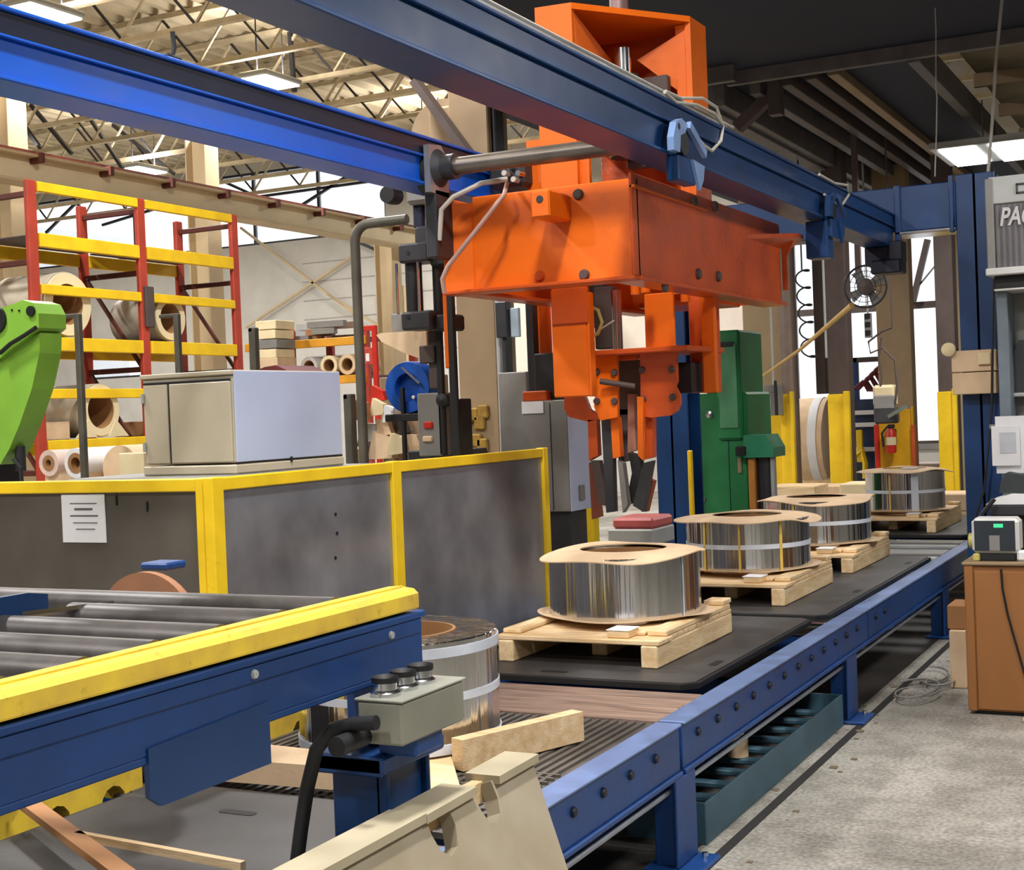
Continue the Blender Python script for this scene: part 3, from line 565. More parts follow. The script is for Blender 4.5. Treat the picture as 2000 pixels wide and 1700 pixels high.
# ribbed tread section
tp = B().box(-3.15, XC-.105, 3.30, 4.72, ZD-.03, ZD-.012).build('tread_plate', TREAD, mc)
b = B(); n_ = 34
for k in range(n_): x = -3.1+k*(1.2/n_); b.box(x, x+.016, 3.32, 4.70, ZD-.012, ZD-.003)
b.build('tread_ribs', TREAD, tp)
b = B()
for k in range(14): b.box(-2.6, -1.9, 3.34+k*.045, 3.345+k*.045+.008, ZD-.012, ZD-.0025)
b.build('tread_cross_ribs', TREAD, tp)
# near roller section with notched yellow guard
for k in range(9):
    y = 1.9+k*.17
    B().cyl((-3.2, y, ZD-.075), 'x', .04, 1.38, 18).build('roller', ROLLER, mc)
YG = -3.12
def notched(y0, y1):
    pr = [(YG, y0, .60), (YG, y1, .60), (YG, y1, .50)]; y = y1
    n = int((y1-y0)/.235)
    for k in range(n):
        c = y1-.13-k*.235
        for a in range(0, 181, 30): pr.append((YG, c+.055*math.cos(R(a)), .485+.06*math.sin(R(a))))
    pr.append((YG, y0, .50)); return B().prism(pr, (-.09, 0, 0))
notched(2.78, 3.40).build('notched_guard', YWOOD, mc, smooth=False); notched(3.9, 4.62).build('notched_guard', YWOOD, mc, smooth=False)
# floor tray beside the conveyor
t = thing('floor_trough', 'teal grey steel trough lying on the floor under the conveyor rail', 'trough', (-1.83, 6, 0))
ty0, ty1, tx0, tx1 = 4.98, 7.05, -2.12, -1.80
B().bx(tx1-.012, tx1, ty0, ty1, 0, .16, .003).build('side_plate', TEALG, t); B().bx(tx0, tx0+.012, ty0, ty1, 0, .16, .003).build('side_plate', TEALG, t)
B().bx(tx0, tx1, ty0-.012, ty0, 0, .16, .003).build('end_plate', TEALG, t); B().bx(tx0, tx1, ty1, ty1+.012, 0, .16, .003).build('end_plate', TEALG, t)
B().bx(tx0+.012, tx1-.012, ty0, ty1, .02, .05).build('tray_floor', M('dark_tray', (70, 68, 66), .6), t)
for k in range(9): y = ty0+.2+k*.2; B().bx(tx0+.012, tx1-.012, y, y+.05, .1, .125).build('tray_slat', TEALG, t)
q = (-1.93, 5.75); B().lathe((q[0], q[1], .125), [(.001, 0), (.05, 0), (.042, .08), (.001, .08)], 'z', 16, False)
one(B().lathe((-1.95, 5.82, .127), [(.03, 0), (.045, 0), (.045, .09), (.03, .09)], 'z', 18), 'cardboard_cup', CARD, 'small tan cardboard tube standing in the floor trough', 'tube')
skind(B().box(-1.74, -1.70, 4.3, 20, .0005, .003).build('trim_1', M('dark_joint', (40, 38, 36), .9)), 'dark expansion joint in the floor beside the conveyor')
b = B()
for k in range(60):
    x, y = random.uniform(-1.9, -1.55), random.uniform(4.3, 11); s = random.uniform(.004, .014); b.bx(x-s, x+s*1.6, y-s*1.4, y+s, 0, s*.5)
o = b.build('floor_debris', M('debris', (120, 104, 84), .8)); o['kind'] = 'stuff'; o['label'] = 'small wood chips and grit along the foot of the conveyor'; o['category'] = 'debris'
skind(B().box(-3.4, -1.82, 1.2, 14, .0005, .002).build('conveyor_shade_strip', M('conveyor_shade', (62, 58, 54), .6, var=.25, scale=3)), 'dark floor strip coloured as the shade under the conveyor')  # dark sheet standing in for the shade under the conveyor
# carrier plates
def plate(x0, x1, y0, y1, slots, lab):
    t = thing('carrier_plate', lab, 'carrier plate', ((x0+x1)/2, (y0+y1)/2, ZD), 'grey carrier plates on the conveyor')
    c = .06
    def outl(i, z): return [(x0+c, y0+i, z), (x1-c, y0+i, z), (x1-i, y0+c, z), (x1-i, y1-c, z), (x1-c, y1-i, z), (x0+c, y1-i, z), (x0+i, y1-c, z), (x0+i, y0+c, z)]
    B().prism(outl(0, ZD), (0, 0, .022)).build('rim', PLATER, t)
    B().prism(outl(.018, ZD+.022), (0, 0, .004)).build('top_sheet', PLATE, t)
    for (sx, sy, ax) in slots:
        a = [(math.cos(R(q))*.018+(.045 if math.cos(R(q)) > 0 else -.045), math.sin(R(q))*.018) for q in range(5, 365, 20)]
        B().prism([(sx+(u if ax == 'x' else v), sy+(v if ax == 'x' else u), ZD+.0262) for u, v in a], (0, 0, .0012)).build('slot', PLATER, t)
plate(-3.12, -1.93, 5.25, 7.06, [(-2.0, 5.72, 'y'), (-2.6, 5.36, 'x')], 'dark grey carrier plate under the nearest palletised coil')
plate(-3.12, -1.885, 7.13, 10.0, [(-1.96, 8.1, 'y'), (-1.96, 9.55, 'y')], 'dark grey carrier plate under the two middle pallets')
plate(-3.12, -1.885, 11.55, 13.5, [(-1.96, 12, 'y')], 'dark grey carrier plate under the farthest pallet')
plate(-3.02, -2.06, 3.06-1.2, 3.06+.62-.3, [(-2.55, 3.16, 'x')], 'dark grey carrier plate with long slot below the roller conveyor')
# ------------------------------------------------------------------ pallets
def pallet(x0, x1, y0, y1, lab):
    t = thing('wooden_pallet', lab, 'pallet', ((x0+x1)/2, (y0+y1)/2, ZD+.026), 'pale wooden pallets on the conveyor'); z = ZD+.027
    for x, yi in ((x0, 0), ((x0+x1)/2-.035, .25), (x1-.075, 0)): B().bx(x, x+.075, y0+yi, y1, z, z+.095, .005).build('stringer', WOODY, t)
    n = 6; wd = (y1-y0)/n
    for k in range(n): B().bx(x0-.01, x1+.01 if k == 0 else x1, y0+k*wd+.004, y0+(k+1)*wd-.006, z+.096, z+.118, .004).build('deck_board', WOOD, t)
    for (dx, h) in ((0, .026), (-.1, .018)): B().bx(x1-.09+dx, x1+dx, y0+.12, y1-.02, z+.119, z+.119+h, .005).build('side_board', WOODY, t)
    B().bx(x0+.0, x0+.09, y0+.05, y1-.3, z+.119, z+.14, .005).build('side_board', WOODY, t)
    B().bx(x1-.24, x1-.14, y0+.03, y0+.15, z+.119, z+.15, .004).build('corner_block', WOOD, t); B().bx(x1-.245, x1-.135, y0+.028, y0+.152, z+.1505, z+.155, .002).build('block_cap', WHITE, t)
    B().bx(x1-.10, x1, y1-.12, y1, z+.146, z+.17, .004).build('corner_block', WOODY, t)
pallet(-2.95, -2.19, 5.52, 6.52, 'wooden pallet under the nearest upright steel coil'); pallet(-2.97, -2.19, 7.42, 8.46, 'wooden pallet under the second upright coil, behind the nearest one')
pallet(-2.97, -2.18, 8.92, 10.02, 'wooden pallet under the third upright coil'); pallet(-2.97, -2.17, 11.7, 12.92, 'wooden pallet under the farthest coil, beside the portal post')
# ------------------------------------------------------------------ coils
def sheet(c, r0, r1, z, wav, seed, n=64, drop=.0, th=.005, kx=0):
    rd = random.Random(seed); ph = [rd.uniform(0, 6.28) for _ in range(4)]; vs = []; m = 6
    for lay in (0, 1):
        for i in range(n):
            a = 2*math.pi*i/n; w1 = math.sin(3*a+ph[0])*.5+math.sin(5*a+ph[1])*.3+math.sin(2*a+ph[2])*.5
            for j in range(m):
                f = j/(m-1); rr = r0+(r1*(1+kx*math.sin(4*a+ph[3]))-r0)*f
                vs.append((c[0]+rr*math.cos(a), c[1]+rr*math.sin(a), z+lay*th+wav*w1*f*f-drop*f**3))
    fs = []
    for i in range(n):
        for j in range(m-1):
            q = (i*m+j, ((i+1) % n)*m+j, ((i+1) % n)*m+j+1, i*m+j+1); fs += [q, tuple(v+n*m for v in q[::-1])]
        fs += [(i*m+m-1, ((i+1) % n)*m+m-1, n*m+((i+1) % n)*m+m-1, n*m+i*m+m-1), (i*m, n*m+i*m, n*m+((i+1) % n)*m, ((i+1) % n)*m)]
    b = B(); b.add(vs, fs); b.sm = True; return b
def coil(c, r, rin, z, h, lab, seed, cover=True, band=True, straps=(), group='bright steel coils standing on the conveyor'):
    t = thing('steel_coil', lab, 'steel coil', (c[0], c[1], z), group); e = .004
    B().lathe((c[0], c[1], z), [(rin, e), (rin, h-e), (rin+e, h), (r-e, h), (r, h-e), (r, e), (r-e, 0), (rin+e, 0)], 'z', 96).build('steel_roll', STEELC, t)
    B().lathe((c[0], c[1], z), [(rin-.012, 0), (rin-.012, h+.002), (rin-.001, h+.002), (rin-.001, 0)], 'z', 64).build('core_tube', CORE, t)
    if cover:
        sheet(c, rin+.005, r+.045, z+h+.014, .021, seed, drop=.024, kx=.075).build('top_cover', CARD, t)
        sheet(c, rin+.005, r+.05, z-.003, .006, seed+9, drop=-.012, kx=.05, th=.004).build('bottom_sheet', CARD, t)
    if band: B().lathe((c[0], c[1], z+h*.5), [(r+.001, -.013), (r+.004, -.013), (r+.004, .013), (r+.001, .013)], 'z', 96).build('band', STRAP, t)
    for (a, mt, wd) in straps:
        u = Vector((math.cos(R(a)), math.sin(R(a)), 0)); s = Vector((-u.y, u.x, 0)); C = Vector((c[0], c[1], z)); b = B()
        for (p0, p1) in ((r+.0045, r+.0065),):
            b.add([C+u*rr+s*sg*wd/2+Vector((0, 0, zz)) for zz in (0, h) for (rr, sg) in ((p0, -1), (p0, 1), (p1, 1), (p1, -1))], [(0,1,2,3),(7,6,5,4),(0,4,5,1),(1,5,6,2),(2,6,7,3),(3,7,4,0)])
        b.build('strap', mt, t)
    return t
zc = ZD+.176
coil((-2.57, 6.10), .355, .20, zc, .285, 'nearest upright steel coil with wavy kraft cover on a pallet', 3, band=False, straps=[(-20, STRAP, .006), (205, STRAPY, .02)])
coil((-2.57, 8.0), .36, .20, zc, .29, 'second upright coil with a white band, just behind the nearest pallet', 5, straps=[(-42, STRAPY, .018), (-115, STRAPY, .016), (-80, STRAPY, .012)])
coil((-2.56, 9.52), .36, .20, zc, .29, 'third upright coil with a white band between two others', 8, straps=[(-100, STRAPY, .014)])
coil((-2.52, 12.25), .33, .18, zc, .34, 'farthest upright coil with white cross bands beside the portal post', 12, straps=[(-65, STRAP, .06), (-100, STRAPY, .016)])
one(B().bx(-2.5, -2.37, 12.0, 12.12, zc+.36, zc+.368), 'paper_sheet', WHITE, 'white paper lying on top of the farthest coil', 'paper')
# big bare coil in front, behind the control box
BCX, BCY = -2.585, 4.10
bc = coil((BCX, BCY), .345, .205, ZD+.03, .37, 'large bare steel coil with white bands behind the push-button box', 20, cover=False, band=True)
for zz in (.02, .335): B().lathe((BCX, BCY, ZD+.03+zz), [(.346, -.016), (.350, -.016), (.350, .016), (.346, .016)], 'z', 96).build('band', STRAP, bc)
one(B().obox((-2.225, 3.86, .572), (-2.03, 4.36, .572), .055, .10), 'wood_block', WOOD, 'pale timber block lying against the large bare coil', 'timber')
one(B().obox((-2.42, 4.0, .536), (-2.1, 3.52, .536), .14, .02), 'wood_board', WOOD, 'flat pale board lying behind the blue support post', 'timber')
b = B().prism([(-2.95, 3.40, .55), (-2.42, 3.44, .55), (-2.40, 3.56, .56), (-2.93, 3.54, .575)], (0, 0, .07)); one(b, 'cardboard_offcut', CARD, 'folded kraft cardboard under the roller conveyor by the bare coil', 'cardboard')
# ------------------------------------------------------------------ raised roller conveyor on the left
XR = -1.75
rc = thing('roller_conveyor', 'raised blue roller conveyor with yellow edge guard at lower left', 'roller conveyor', (-2.4, 2, 0))
b = B().prism([(XR-.01, .8, 1.196), (XR+.01, .8, 1.196), (XR+.012, .8, 1.2), (XR+.012, .8, 1.232), (XR, .8, 1.243), (XR-.04, .8, 1.248), (XR-.07, .8, 1.246), (XR-.07, .8, 1.19)], (0, 2.06, 0)); b.build('yellow_guard', YWOOD, rc)
B().bx(XR-.03, XR-.024, .8, 2.85, 1.243, 1.251, .002).build('guard_rib', YWOOD, rc)
B().bx(XR-.02, XR, .8, 2.89, 1.058, 1.185, .004).build('side_channel', CBLUE, rc); B().bx(XR-.06, XR+.012, .8, 2.89, 1.172, 1.188, .003).build('channel_flange', CBLUE, rc)
B().bx(XR-.08, XR-.0, .8, 2.89, 1.045, 1.06, .003).build('channel_flange', CBLUE, rc)
B().bx(XR-.005, XR+.006, .8, 2.88, 1.135, 1.172, .003).build('edge_band', CBLUE, rc)
for (y, z) in ((2.23, 1.153), (2.74, 1.15)): B().lathe((XR+.006, y, z), [(.001, .006), (.008, .006), (.010, 0), (.001, 0)], 'x', 12, False).build('bolt', LGREY, rc)
ys = (2.63, 2.43, 2.225, 2.03, 1.845, 1.655, 1.46)
for i, y in enumerate(ys):
    x0 = -3.35 if i != 1 else -2.42
    B().cyl((x0, y, 1.215), 'x', .036, XR-.07-x0, 24).build('roller', ROLLER, rc)
    if i == 1: B().cyl((-3.35, y, 1.20), 'x', .03, .6, 16).build('roller', ROLLER, rc)
B().bx(-3.4, -3.37, .8, 2.89, 1.03, 1.25).build('side_channel', CBLUE, rc)
for y in (1.0, 2.72): B().bx(-3.37, XR-.02, y, y+.05, 1.06, 1.12).build('cross_member', CBLUE, rc)
B().prism([(-2.44, 1.5, 1.235), (-2.44, 2.36, 1.235), (-2.44, 2.36, 1.28), (-2.44, 2.3, 1.29), (-2.44, 1.5, 1.29)], (.015, 0, 0)).build('divider_blade', BLUE, rc)
B().prism([(-2.47, 2.2, 1.225), (-2.36, 2.48, 1.225), (-2.34, 2.48, 1.24), (-2.46, 2.2, 1.24)], (0, 0, .01)).build('divider_tip', CHROME, rc)
q0, q1 = W(288, 1500, x=XR).y, W(525, 1440, x=XR).y
B().prism([(XR+.004, q0, 1.075), (XR+.004, q1, 1.09), (XR+.004, q1, W(525, 1492, x=XR).z), (XR+.004, q0+.03, W(300, 1580, x=XR).z), (XR+.004, q0, W(290, 1560, x=XR).z)], (-.012, 0, 0)).build('skirt_plate', BLUE, rc)
lg = B().bx(XR-.14, XR+.06, 2.60, 2.875, .86, .90).build('post_cap', CBLUE, rc)
B().bx(XR-.14, XR+.055, 2.60, 2.612, .855, .90).build('post_cap_lip', BLUE, rc)
ps = B().bx(XR-.12, XR+.03, 2.66, 2.675, 0, .86).build('support_post', BLUE, rc); B().bx(XR-.12, XR+.03, 2.84, 2.855, 0, .86).build('post_flange', BLUE, ps); B().bx(XR+.0, XR+.012, 2.66, 2.855, 0, .86).build('post_web', BLUE, ps)
B().bx(XR-.1, XR+.02, 2.70, 2.76, .9, 1.05).build('post_neck', CBLUE, rc)
B().bx(-3.4, -3.3, 2.7, 2.8, 0, 1.04).build('leg', CBLUE, rc)
B().bx(-3.4, -3.3, .9, 1.0, 0, 1.04).build('leg', CBLUE, rc); B().bx(XR-.1, XR, .85, .95, 0, 1.05).build('leg', CBLUE, rc)
# push-button box
t = thing('control_box', 'grey push-button box with three round buttons at the roller conveyor end', 'control box', (-1.66, 2.68, .9))
bx0, bx1, by0, by1, bz0, bz1 = -1.715, -1.60, 2.545, 2.82, .945, 1.045
B().bx(bx0, bx1, by0, by1, bz0, bz1-.006, .006).build('housing', M('olive_grey_box', (142, 142, 128), .5, .1, var=.08), t); B().bx(bx0-.004, bx1+.004, by0-.004, by1+.004, bz1-.006, bz1, .003).build('lid', M('olive_grey_lid', (158, 158, 146), .45, .1, var=.1), t)
for y in (2.585, 2.66, 2.735):
    k = B().lathe((-1.665, y, bz1), [(.001, 0), (.034, 0), (.034, .008), (.026, .014), (.026, .03), (.001, .03)], 'z', 20, False).build('button_collar', CHROME, t)
    B().lathe((-1.665, y, bz1+.03), [(.001, .002), (.02, .002), (.03, .012), (.03, 0), (.001, 0)], 'z', 20, False).build('button', BLACK, k)
B().cyl((-1.70, 2.44, .962), 'y', .022, .105, 16).build('cable_gland', BLACK, t)
B().bx(-1.72, -1.62, 2.63, 2.75, .90, .945).build('mount', CBLUE, t)
b = B().tube([W(px, py, y=2.5) for px, py in ((735, 1412), (690, 1415), (650, 1425), (618, 1465), (600, 1540), (588, 1620), (578, 1700), (572, 1760))], .016, 12); one(b, 'cable_conduit', CABLE, 'black flexible conduit curving down from the push-button box', 'cable')
# leaning crate side, foreground
t = thing('crate_panel', 'pale plywood crate panel with two notches leaning in the foreground', 'crate panel', (-1.5, 2.6, 0))
sl = .13/.3
def pp_(y, z): return Vector((-1.6+.0+(.775-z)*sl, y, z))
out = [(3.15, .775), (2.93, .775), (2.93, .735), (2.915, .705), (2.885, .69), (2.855, .70), (2.84, .735), (2.84, .772), (2.72, .77), (2.72, .73), (2.70, .69), (2.66, .68), (2.63, .70), (2.62, .735), (2.62, .77), (2.05, .78), (2.0, .01), (3.02, .01)]
B().prism([pp_(y, z) for y, z in out], (-.035, 0, -.012)).build('face_sheet', PLY, t)
for (y0, y1) in ((2.94, 3.155), (2.60, 2.83), (2.05, 2.60)):
    a, c = pp_(y0, .772), pp_(y1, .775); B().obox(a+Vector((-.03, 0, .004)), c+Vector((-.03, 0, .004)), .095, .02).build('top_strip', M('pale_edge_wood', (188, 176, 148), .7, var=.08), t)
B().obox(pp_(2.05, .745)+Vector((-.055, 0, 0)), pp_(3.14, .745)+Vector((-.055, 0, 0)), .03, .05).build('rear_batten', WOODY, t)
for (p0, p1, w_, lab) in (((40, 1560), (262, 1725), .05, 'brown timber batten lying across the lower left corner'), ((150, 1632), (475, 1692), .018, 'thin pale lath lying below the slotted carrier plate')):
    a, c = W(*p0, z=.614), W(*p1, z=.614); one(B().obox(a, c, w_, .02), 'timber_batten', CARDD if w_ > .03 else WOOD, lab, 'timber')
# cardboard disc standing behind the rollers
t = thing('cable_reel', 'brown round reel end with blue top clip behind the rollers', 'reel', (-3.06, 3.42, 1.0))
B().lathe((-3.08, 3.40, .99), [(.001, 0), (.205, 0), (.205, .03), (.001, .03)], 'y', 48, False).build('reel_disc', M('reel_board', (166, 116, 84), .8), t)
B().lathe((-3.08, 3.43, .99), [(.001, 0), (.06, 0), (.06, .4), (.001, .4)], 'y', 24, False).build('hub', CORE, t)
B().bx(-3.13, -3.02, 3.44, 3.54, 1.196, 1.22).build('blue_clip', CBLUE, t)
B().bx(-3.2, -2.95, 3.46, 3.8, ZD-.002, .8).build('stand', DGREY, t)
# ------------------------------------------------------------------ machine enclosure with yellow frame
FX, FY = -3.42, 4.20
ef = thing('enclosure_fence', 'yellow-framed machine enclosure with dull grey metal panels', 'enclosure', (FX, 5.5, 0))
ZF = 1.452
def fpost(y, w_=.055): return B().bx(FX-.043, FX+.003, y-w_/2, y+w_/2, 0, ZF+.003, .004).build('frame_post', YELLOW, ef)
for y, w_ in ((FY, .07), (5.48, .075), (7.05, .06)): fpost(y, w_)
B().bx(FX-.04, FX, FY, 7.08, ZF-.05, ZF, .004).build('top_rail', YELLOW, ef); B().bx(FX-.04, FX, FY, 7.08, .02, .07, .004).build('bottom_rail', YELLOW, ef)
p1 = B().bx(FX-.025, FX-.015, FY+.03, 5.45, .05, ZF-.03).build('metal_panel', GALV, ef); p2 = B().bx(FX-.025, FX-.015, 5.51, 7.03, .05, ZF-.03).build('metal_panel', GALV, ef)
for (px, py) in ((655, 1005), (658, 1042), (655, 1090)): q = W(px, py, x=FX-.015); B().lathe((FX-.015, q.y, q.z), [(.001, .003), (.008, .003), (.008, 0), (.001, 0)], 'x', 8, False).build('rivet', NAVY, p1)
B().bx(-6.2, FX-.086, FY-.02, FY+.02, ZF-.05, ZF, .004).build('top_rail', YELLOW, ef); B().bx(FX-.085, FX-.046, FY-.03, FY+.02, 0, ZF+.002, .004).build('frame_post', YELLOW, ef)
p3 = B().bx(-6.2, FX-.08, FY, FY+.012, .05, ZF-.04).build('metal_panel', PANELD, ef); B().bx(-6.2, -6.14, FY-.02, FY+.02, 0, ZF).build('frame_post', YELLOW, ef)
for (px, py) in ((92, 952), (227, 955), (288, 990), (228, 978)): q = W(px, py, y=FY); B().bx(q.x-.004, q.x+.004, FY-.006, FY, q.z-.02, q.z+.02).build('clip', BLACK, p3)
t = thing('paper_notice', 'white paper notice with lines of print on the dark panel', 'notice', (-4.1, FY, 1.2))
x0, x1, z0, z1 = rect(122, 966, 206, 1060, FY-.004); B().box(x0, x1, FY-.006, FY-.002, z0, z1).build('sheet', WHITE, t)
for i, (zz, a_, c_, h_) in enumerate(((.80, .2, .82, .014), (.67, .3, .72, .03), (.54, .2, .84, .02), (.40, .26, .82, .012), (.27, .32, .76, .012))):
    B().box(x0+(x1-x0)*a_, x0+(x1-x0)*c_, FY-.0075, FY-.006, z0+(z1-z0)*zz, z0+(z1-z0)*(zz+h_*1.5)).build('text_line', INK, t)
# machine body inside, carrying the control cabinet
mb = thing('coil_machine', 'dark machine body inside the enclosure under the pale cabinet', 'machine', (-4.1, 5, 0))
B().bx(-4.35, -3.55, 4.42, 5.42, 0, 1.445, .02).build('body', DGREY, mb); B().bx(-4.38, -3.53, 4.4, 5.45, 1.40, 1.449).build('top_plate', GREY, mb)
t = thing('control_cabinet', 'cream and pale blue metal cabinet standing behind the yellow frame', 'cabinet', (-3.85, 4.9, 1.45))
cX1, cX0, cY0, cY1, cZ0, cZ1 = -3.60, -4.08, 4.545, 5.31, 1.45, 1.875
B().bx(cX0, cX1-.004, cY0+.004, cY1, cZ0+.045, cZ1-.02).build('housing', CABW, t); B().bx(cX0-.006, cX1+.004, cY0-.008, cY1+.01, cZ0, cZ0+.04).build('plinth', CABW, t)
B().bx(cX1-.004, cX1+.003, cY0+.006, cY1, cZ0+.048, cZ1-.004).build('side_panel', CABB, t)
B().bx(cX0-.006, cX1, cY0-.008, cY1, cZ1-.02, cZ1, .004).build('roof_plate', CABW, t)
d = B().bx(cX0+.15, cX1-.012, cY0-.008, cY0+.004, cZ0+.05, cZ1-.045).build('front_door', CABW, t); B().bx(cX0+.01, cX0+.14, cY0-.006, cY0+.004, cZ0+.05, cZ1-.045).build('side_door', CABW, t)
B().bx(cX0+.142, cX0+.148, cY0-.004, cY0+.004, cZ0+.05, cZ1-.045).build('door_gap', BLACK, t); B().bx(cX0+.01, cX1-.012, cY0-.006, cY0, cZ1-.044, cZ1-.034).build('shadow_gap', BLACK, t)
B().bx(cX1-.004, cX1+.001, cY0, cY1, cZ0+.040, cZ0+.048).build('plinth_gap', BLACK, t)
for z in (cZ0+.1, cZ1-.12): B().cyl((cX0+.012, cY0-.012, z), 'z', .008, .04, 8).build('hinge', LGREY, t)
q = W(568, 897, x=cX1+.003); B().bx(cX1+.003, cX1+.012, q.y-.006, q.y+.006, q.z-.012, q.z+.012).build('latch', BLACK, t)
b = B().prism([(cX0+.2, 5.0, cZ1), (cX1-.05, 5.0, cZ1), (cX1-.12, 5.0, cZ1+.03), (cX0+.3, 5.0, cZ1+.025)], (0, .28, 0)); one(b, 'folded_cloth', MAROON, 'maroon folded cover on top of the pale cabinet', 'cloth')
# ------------------------------------------------------------------ red and yellow rack at the left
RX, RX2 = -9.0, -9.72
RY = (8.78, 10.12, 11.5)
rk = thing('pallet_rack', 'tall red and yellow steel rack holding wrapped coils at the left', 'rack', (-9.3, 10.1, 0))
ZR = [W(70, y, x=RX).z for y in (354, 454, 554, 657, 760, 862)]
for j, y in enumerate(RY):
    for X, top in ((RX, 3.80), (RX2, 3.80)):
        p = B().bx(X-.05, X, y-.055, y+.055, 0, top, .01).build('upright', RRED, rk); B().bx(X-.09, X+.04, y-.09, y+.09, 0, .012).build('foot_plate', RRED, p)
    for z in (3.68, 3.1, 2.2, 1.3): B().bx(RX2, RX-.05, y-.02, y+.02, z-.02, z+.03).build('frame_strut', RBROWN, rk)
    for (z0, z1) in ((3.1, 2.2), (2.2, 1.3)): B().obox((RX2, y, z0), (RX-.05, y, z1), .03, .03).build('frame_diagonal', RBROWN, rk)
for i, z in enumerate(ZR):
    h = .085 if i in (0, 2, 4) else .12
    for k in (0, 1):
        B().bx(RX-.03, RX+.015, RY[k]+.055, RY[k+1]-.055, z-h, z, .006).build('shelf_beam', RYEL, rk)
        if i in (1, 3, 5): B().bx(RX2-.05, RX2-.01, RY[k]+.055, RY[k+1]-.055, z-.14, z-.02, .006).build('shelf_beam', RYEL, rk)
for (i, k) in ((1, 0), (1, 1), (3, 0), (3, 1), (5, 0), (5, 1)): B().bx(RX2, RX-.03, RY[k]+.06, RY[k+1]-.06, ZR[i]-.018, ZR[i]-.002).build('shelf_deck', BROWNS, rk)
B().bx(RX-.05, RX+.03, RY[1]-.02, RY[1]+.1, ZR[2]-.32, ZR[2]+.06).build('post_guard', BROWNS, rk)
def rackcoil(px, py, r, rin, L, Xf, zsh, lab, square=False):
    q = W(px, py, x=Xf); y = q.y; z = zsh+r+.012
    t = thing('wrapped_coil', lab, 'wrapped coil', (Xf-L/2, y, zsh), 'wrapped coils lying in the racks')
    B().lathe((Xf, y, z), [(rin, 0), (r, 0), (r, -L), (rin, -L)], 'x', 48).build('coil_body', M('coil_wrap', (196, 186, 164), .55, .1, var=.12), t)
    B().lathe((Xf, y, z), [(rin-.01, .004), (r-.01, .004), (r-.01, .02), (rin-.01, .02)], 'x', 48).build('end_ring', CARDW, t)
    B().lathe((Xf, y, z), [(rin-.014, .012), (rin-.002, .012), (rin-.002, -L), (rin-.014, -L)], 'x', 40).build('core_tube', CORE, t)
    if square:
        for s in (-1, 1): B().prism([(Xf+.022, y+s*r*.3, z-r), (Xf+.022, y+s*(r+.09), z-r), (Xf+.022, y+s*(r*.72), z-r*.35)], (.008, 0, 0)).build('corner_flap', CARDW, t)
    return t
z3, z5 = ZR[3]-.002, ZR[5]-.002
rackcoil(130, 592, .285, .19, .62, -9.05, z3, 'cream-faced coil on the rack shelf at left, above the green robot arm')
rackcoil(330, 612, .22, .155, .55, -9.05, z3, 'smaller cream-faced coil on the right half of the same rack shelf')
rackcoil(195, 812, .24, .175, .62, -9.03, z5, 'coil with flared kraft corners on the lower rack shelf', True)
rackcoil(415, 890, .2, .14, .5, -9.05, .95, 'low coil behind the grey upright, left of the pale cabinet') if False else None
one(B().bx(-9.55, -9.1, 8.86, 9.2, ZR[5], ZR[5]+.16), 'flat_carton', CARD, 'flat carton lying left on the lower rack shelf', 'carton')
one(B().bx(-9.6, -9.1, 10.3, 11.2, ZR[5], ZR[5]+.14), 'flat_carton', CARDD, 'brown carton on the lower shelf behind the pale cabinet', 'carton')
# coils and cartons standing on the floor in front of the rack, seen over the enclosure
def floorcoil(px, py, Y, r, rin, L, lab, wrap=WHITE):
    q = W(px, py, y=Y); t = thing('wrapped_coil', lab, 'wrapped coil', (q.x, Y+L/2, 0), 'wrapped coils standing on blocks behind the enclosure')
    z = q.z
    B().lathe((q.x, Y, z), [(rin, 0), (r, 0), (r, L), (rin, L)], 'y', 40).build('coil_body', wrap, t)
    B().lathe((q.x, Y, z), [(rin-.012, -.004), (rin+.02, -.004), (rin+.02, L), (rin-.012, L)], 'y', 32).build('core_tube', CORE, t)
    B().bx(q.x-r*.8, q.x+r*.8, Y+.03, Y+L-.03, 0, z-r*.6).build('cradle', CARD, t)
floorcoil(148, 905, 7.6, .11, .055, .5, 'white wrapped coil with dark core just above the yellow rail at left')
floorcoil(95, 905, 7.9, .1, .04, .4, 'pinkish white wrapped coil left of the red rack post', M('pink_wrap', (222, 196, 186), .7))
q = W(235, 900, y=7.7); t = thing('wrapped_coil', 'kraft-faced coil end left of the pale cabinet', 'wrapped coil', (q.x, 7.9, 0), 'wrapped coils standing on blocks behind the enclosure')
B().lathe((q.x, 7.7, q.z-.06), [(.001, 0), (.17, 0), (.17, .4), (.001, .4)], 'y', 40, False).build('coil_body', CARD, t); B().bx(q.x-.12, q.x+.12, 7.72, 8.1, 0, q.z-.2).build('cradle', WOOD, t)
q = W(262, 890, y=7.55); one(B().bx(q.x-.1, q.x+.13, 7.5, 7.56, 0, q.z+.02), 'kraft_sheet', CARDW, 'kraft board propped against the coil beside the pale cabinet', 'cardboard')
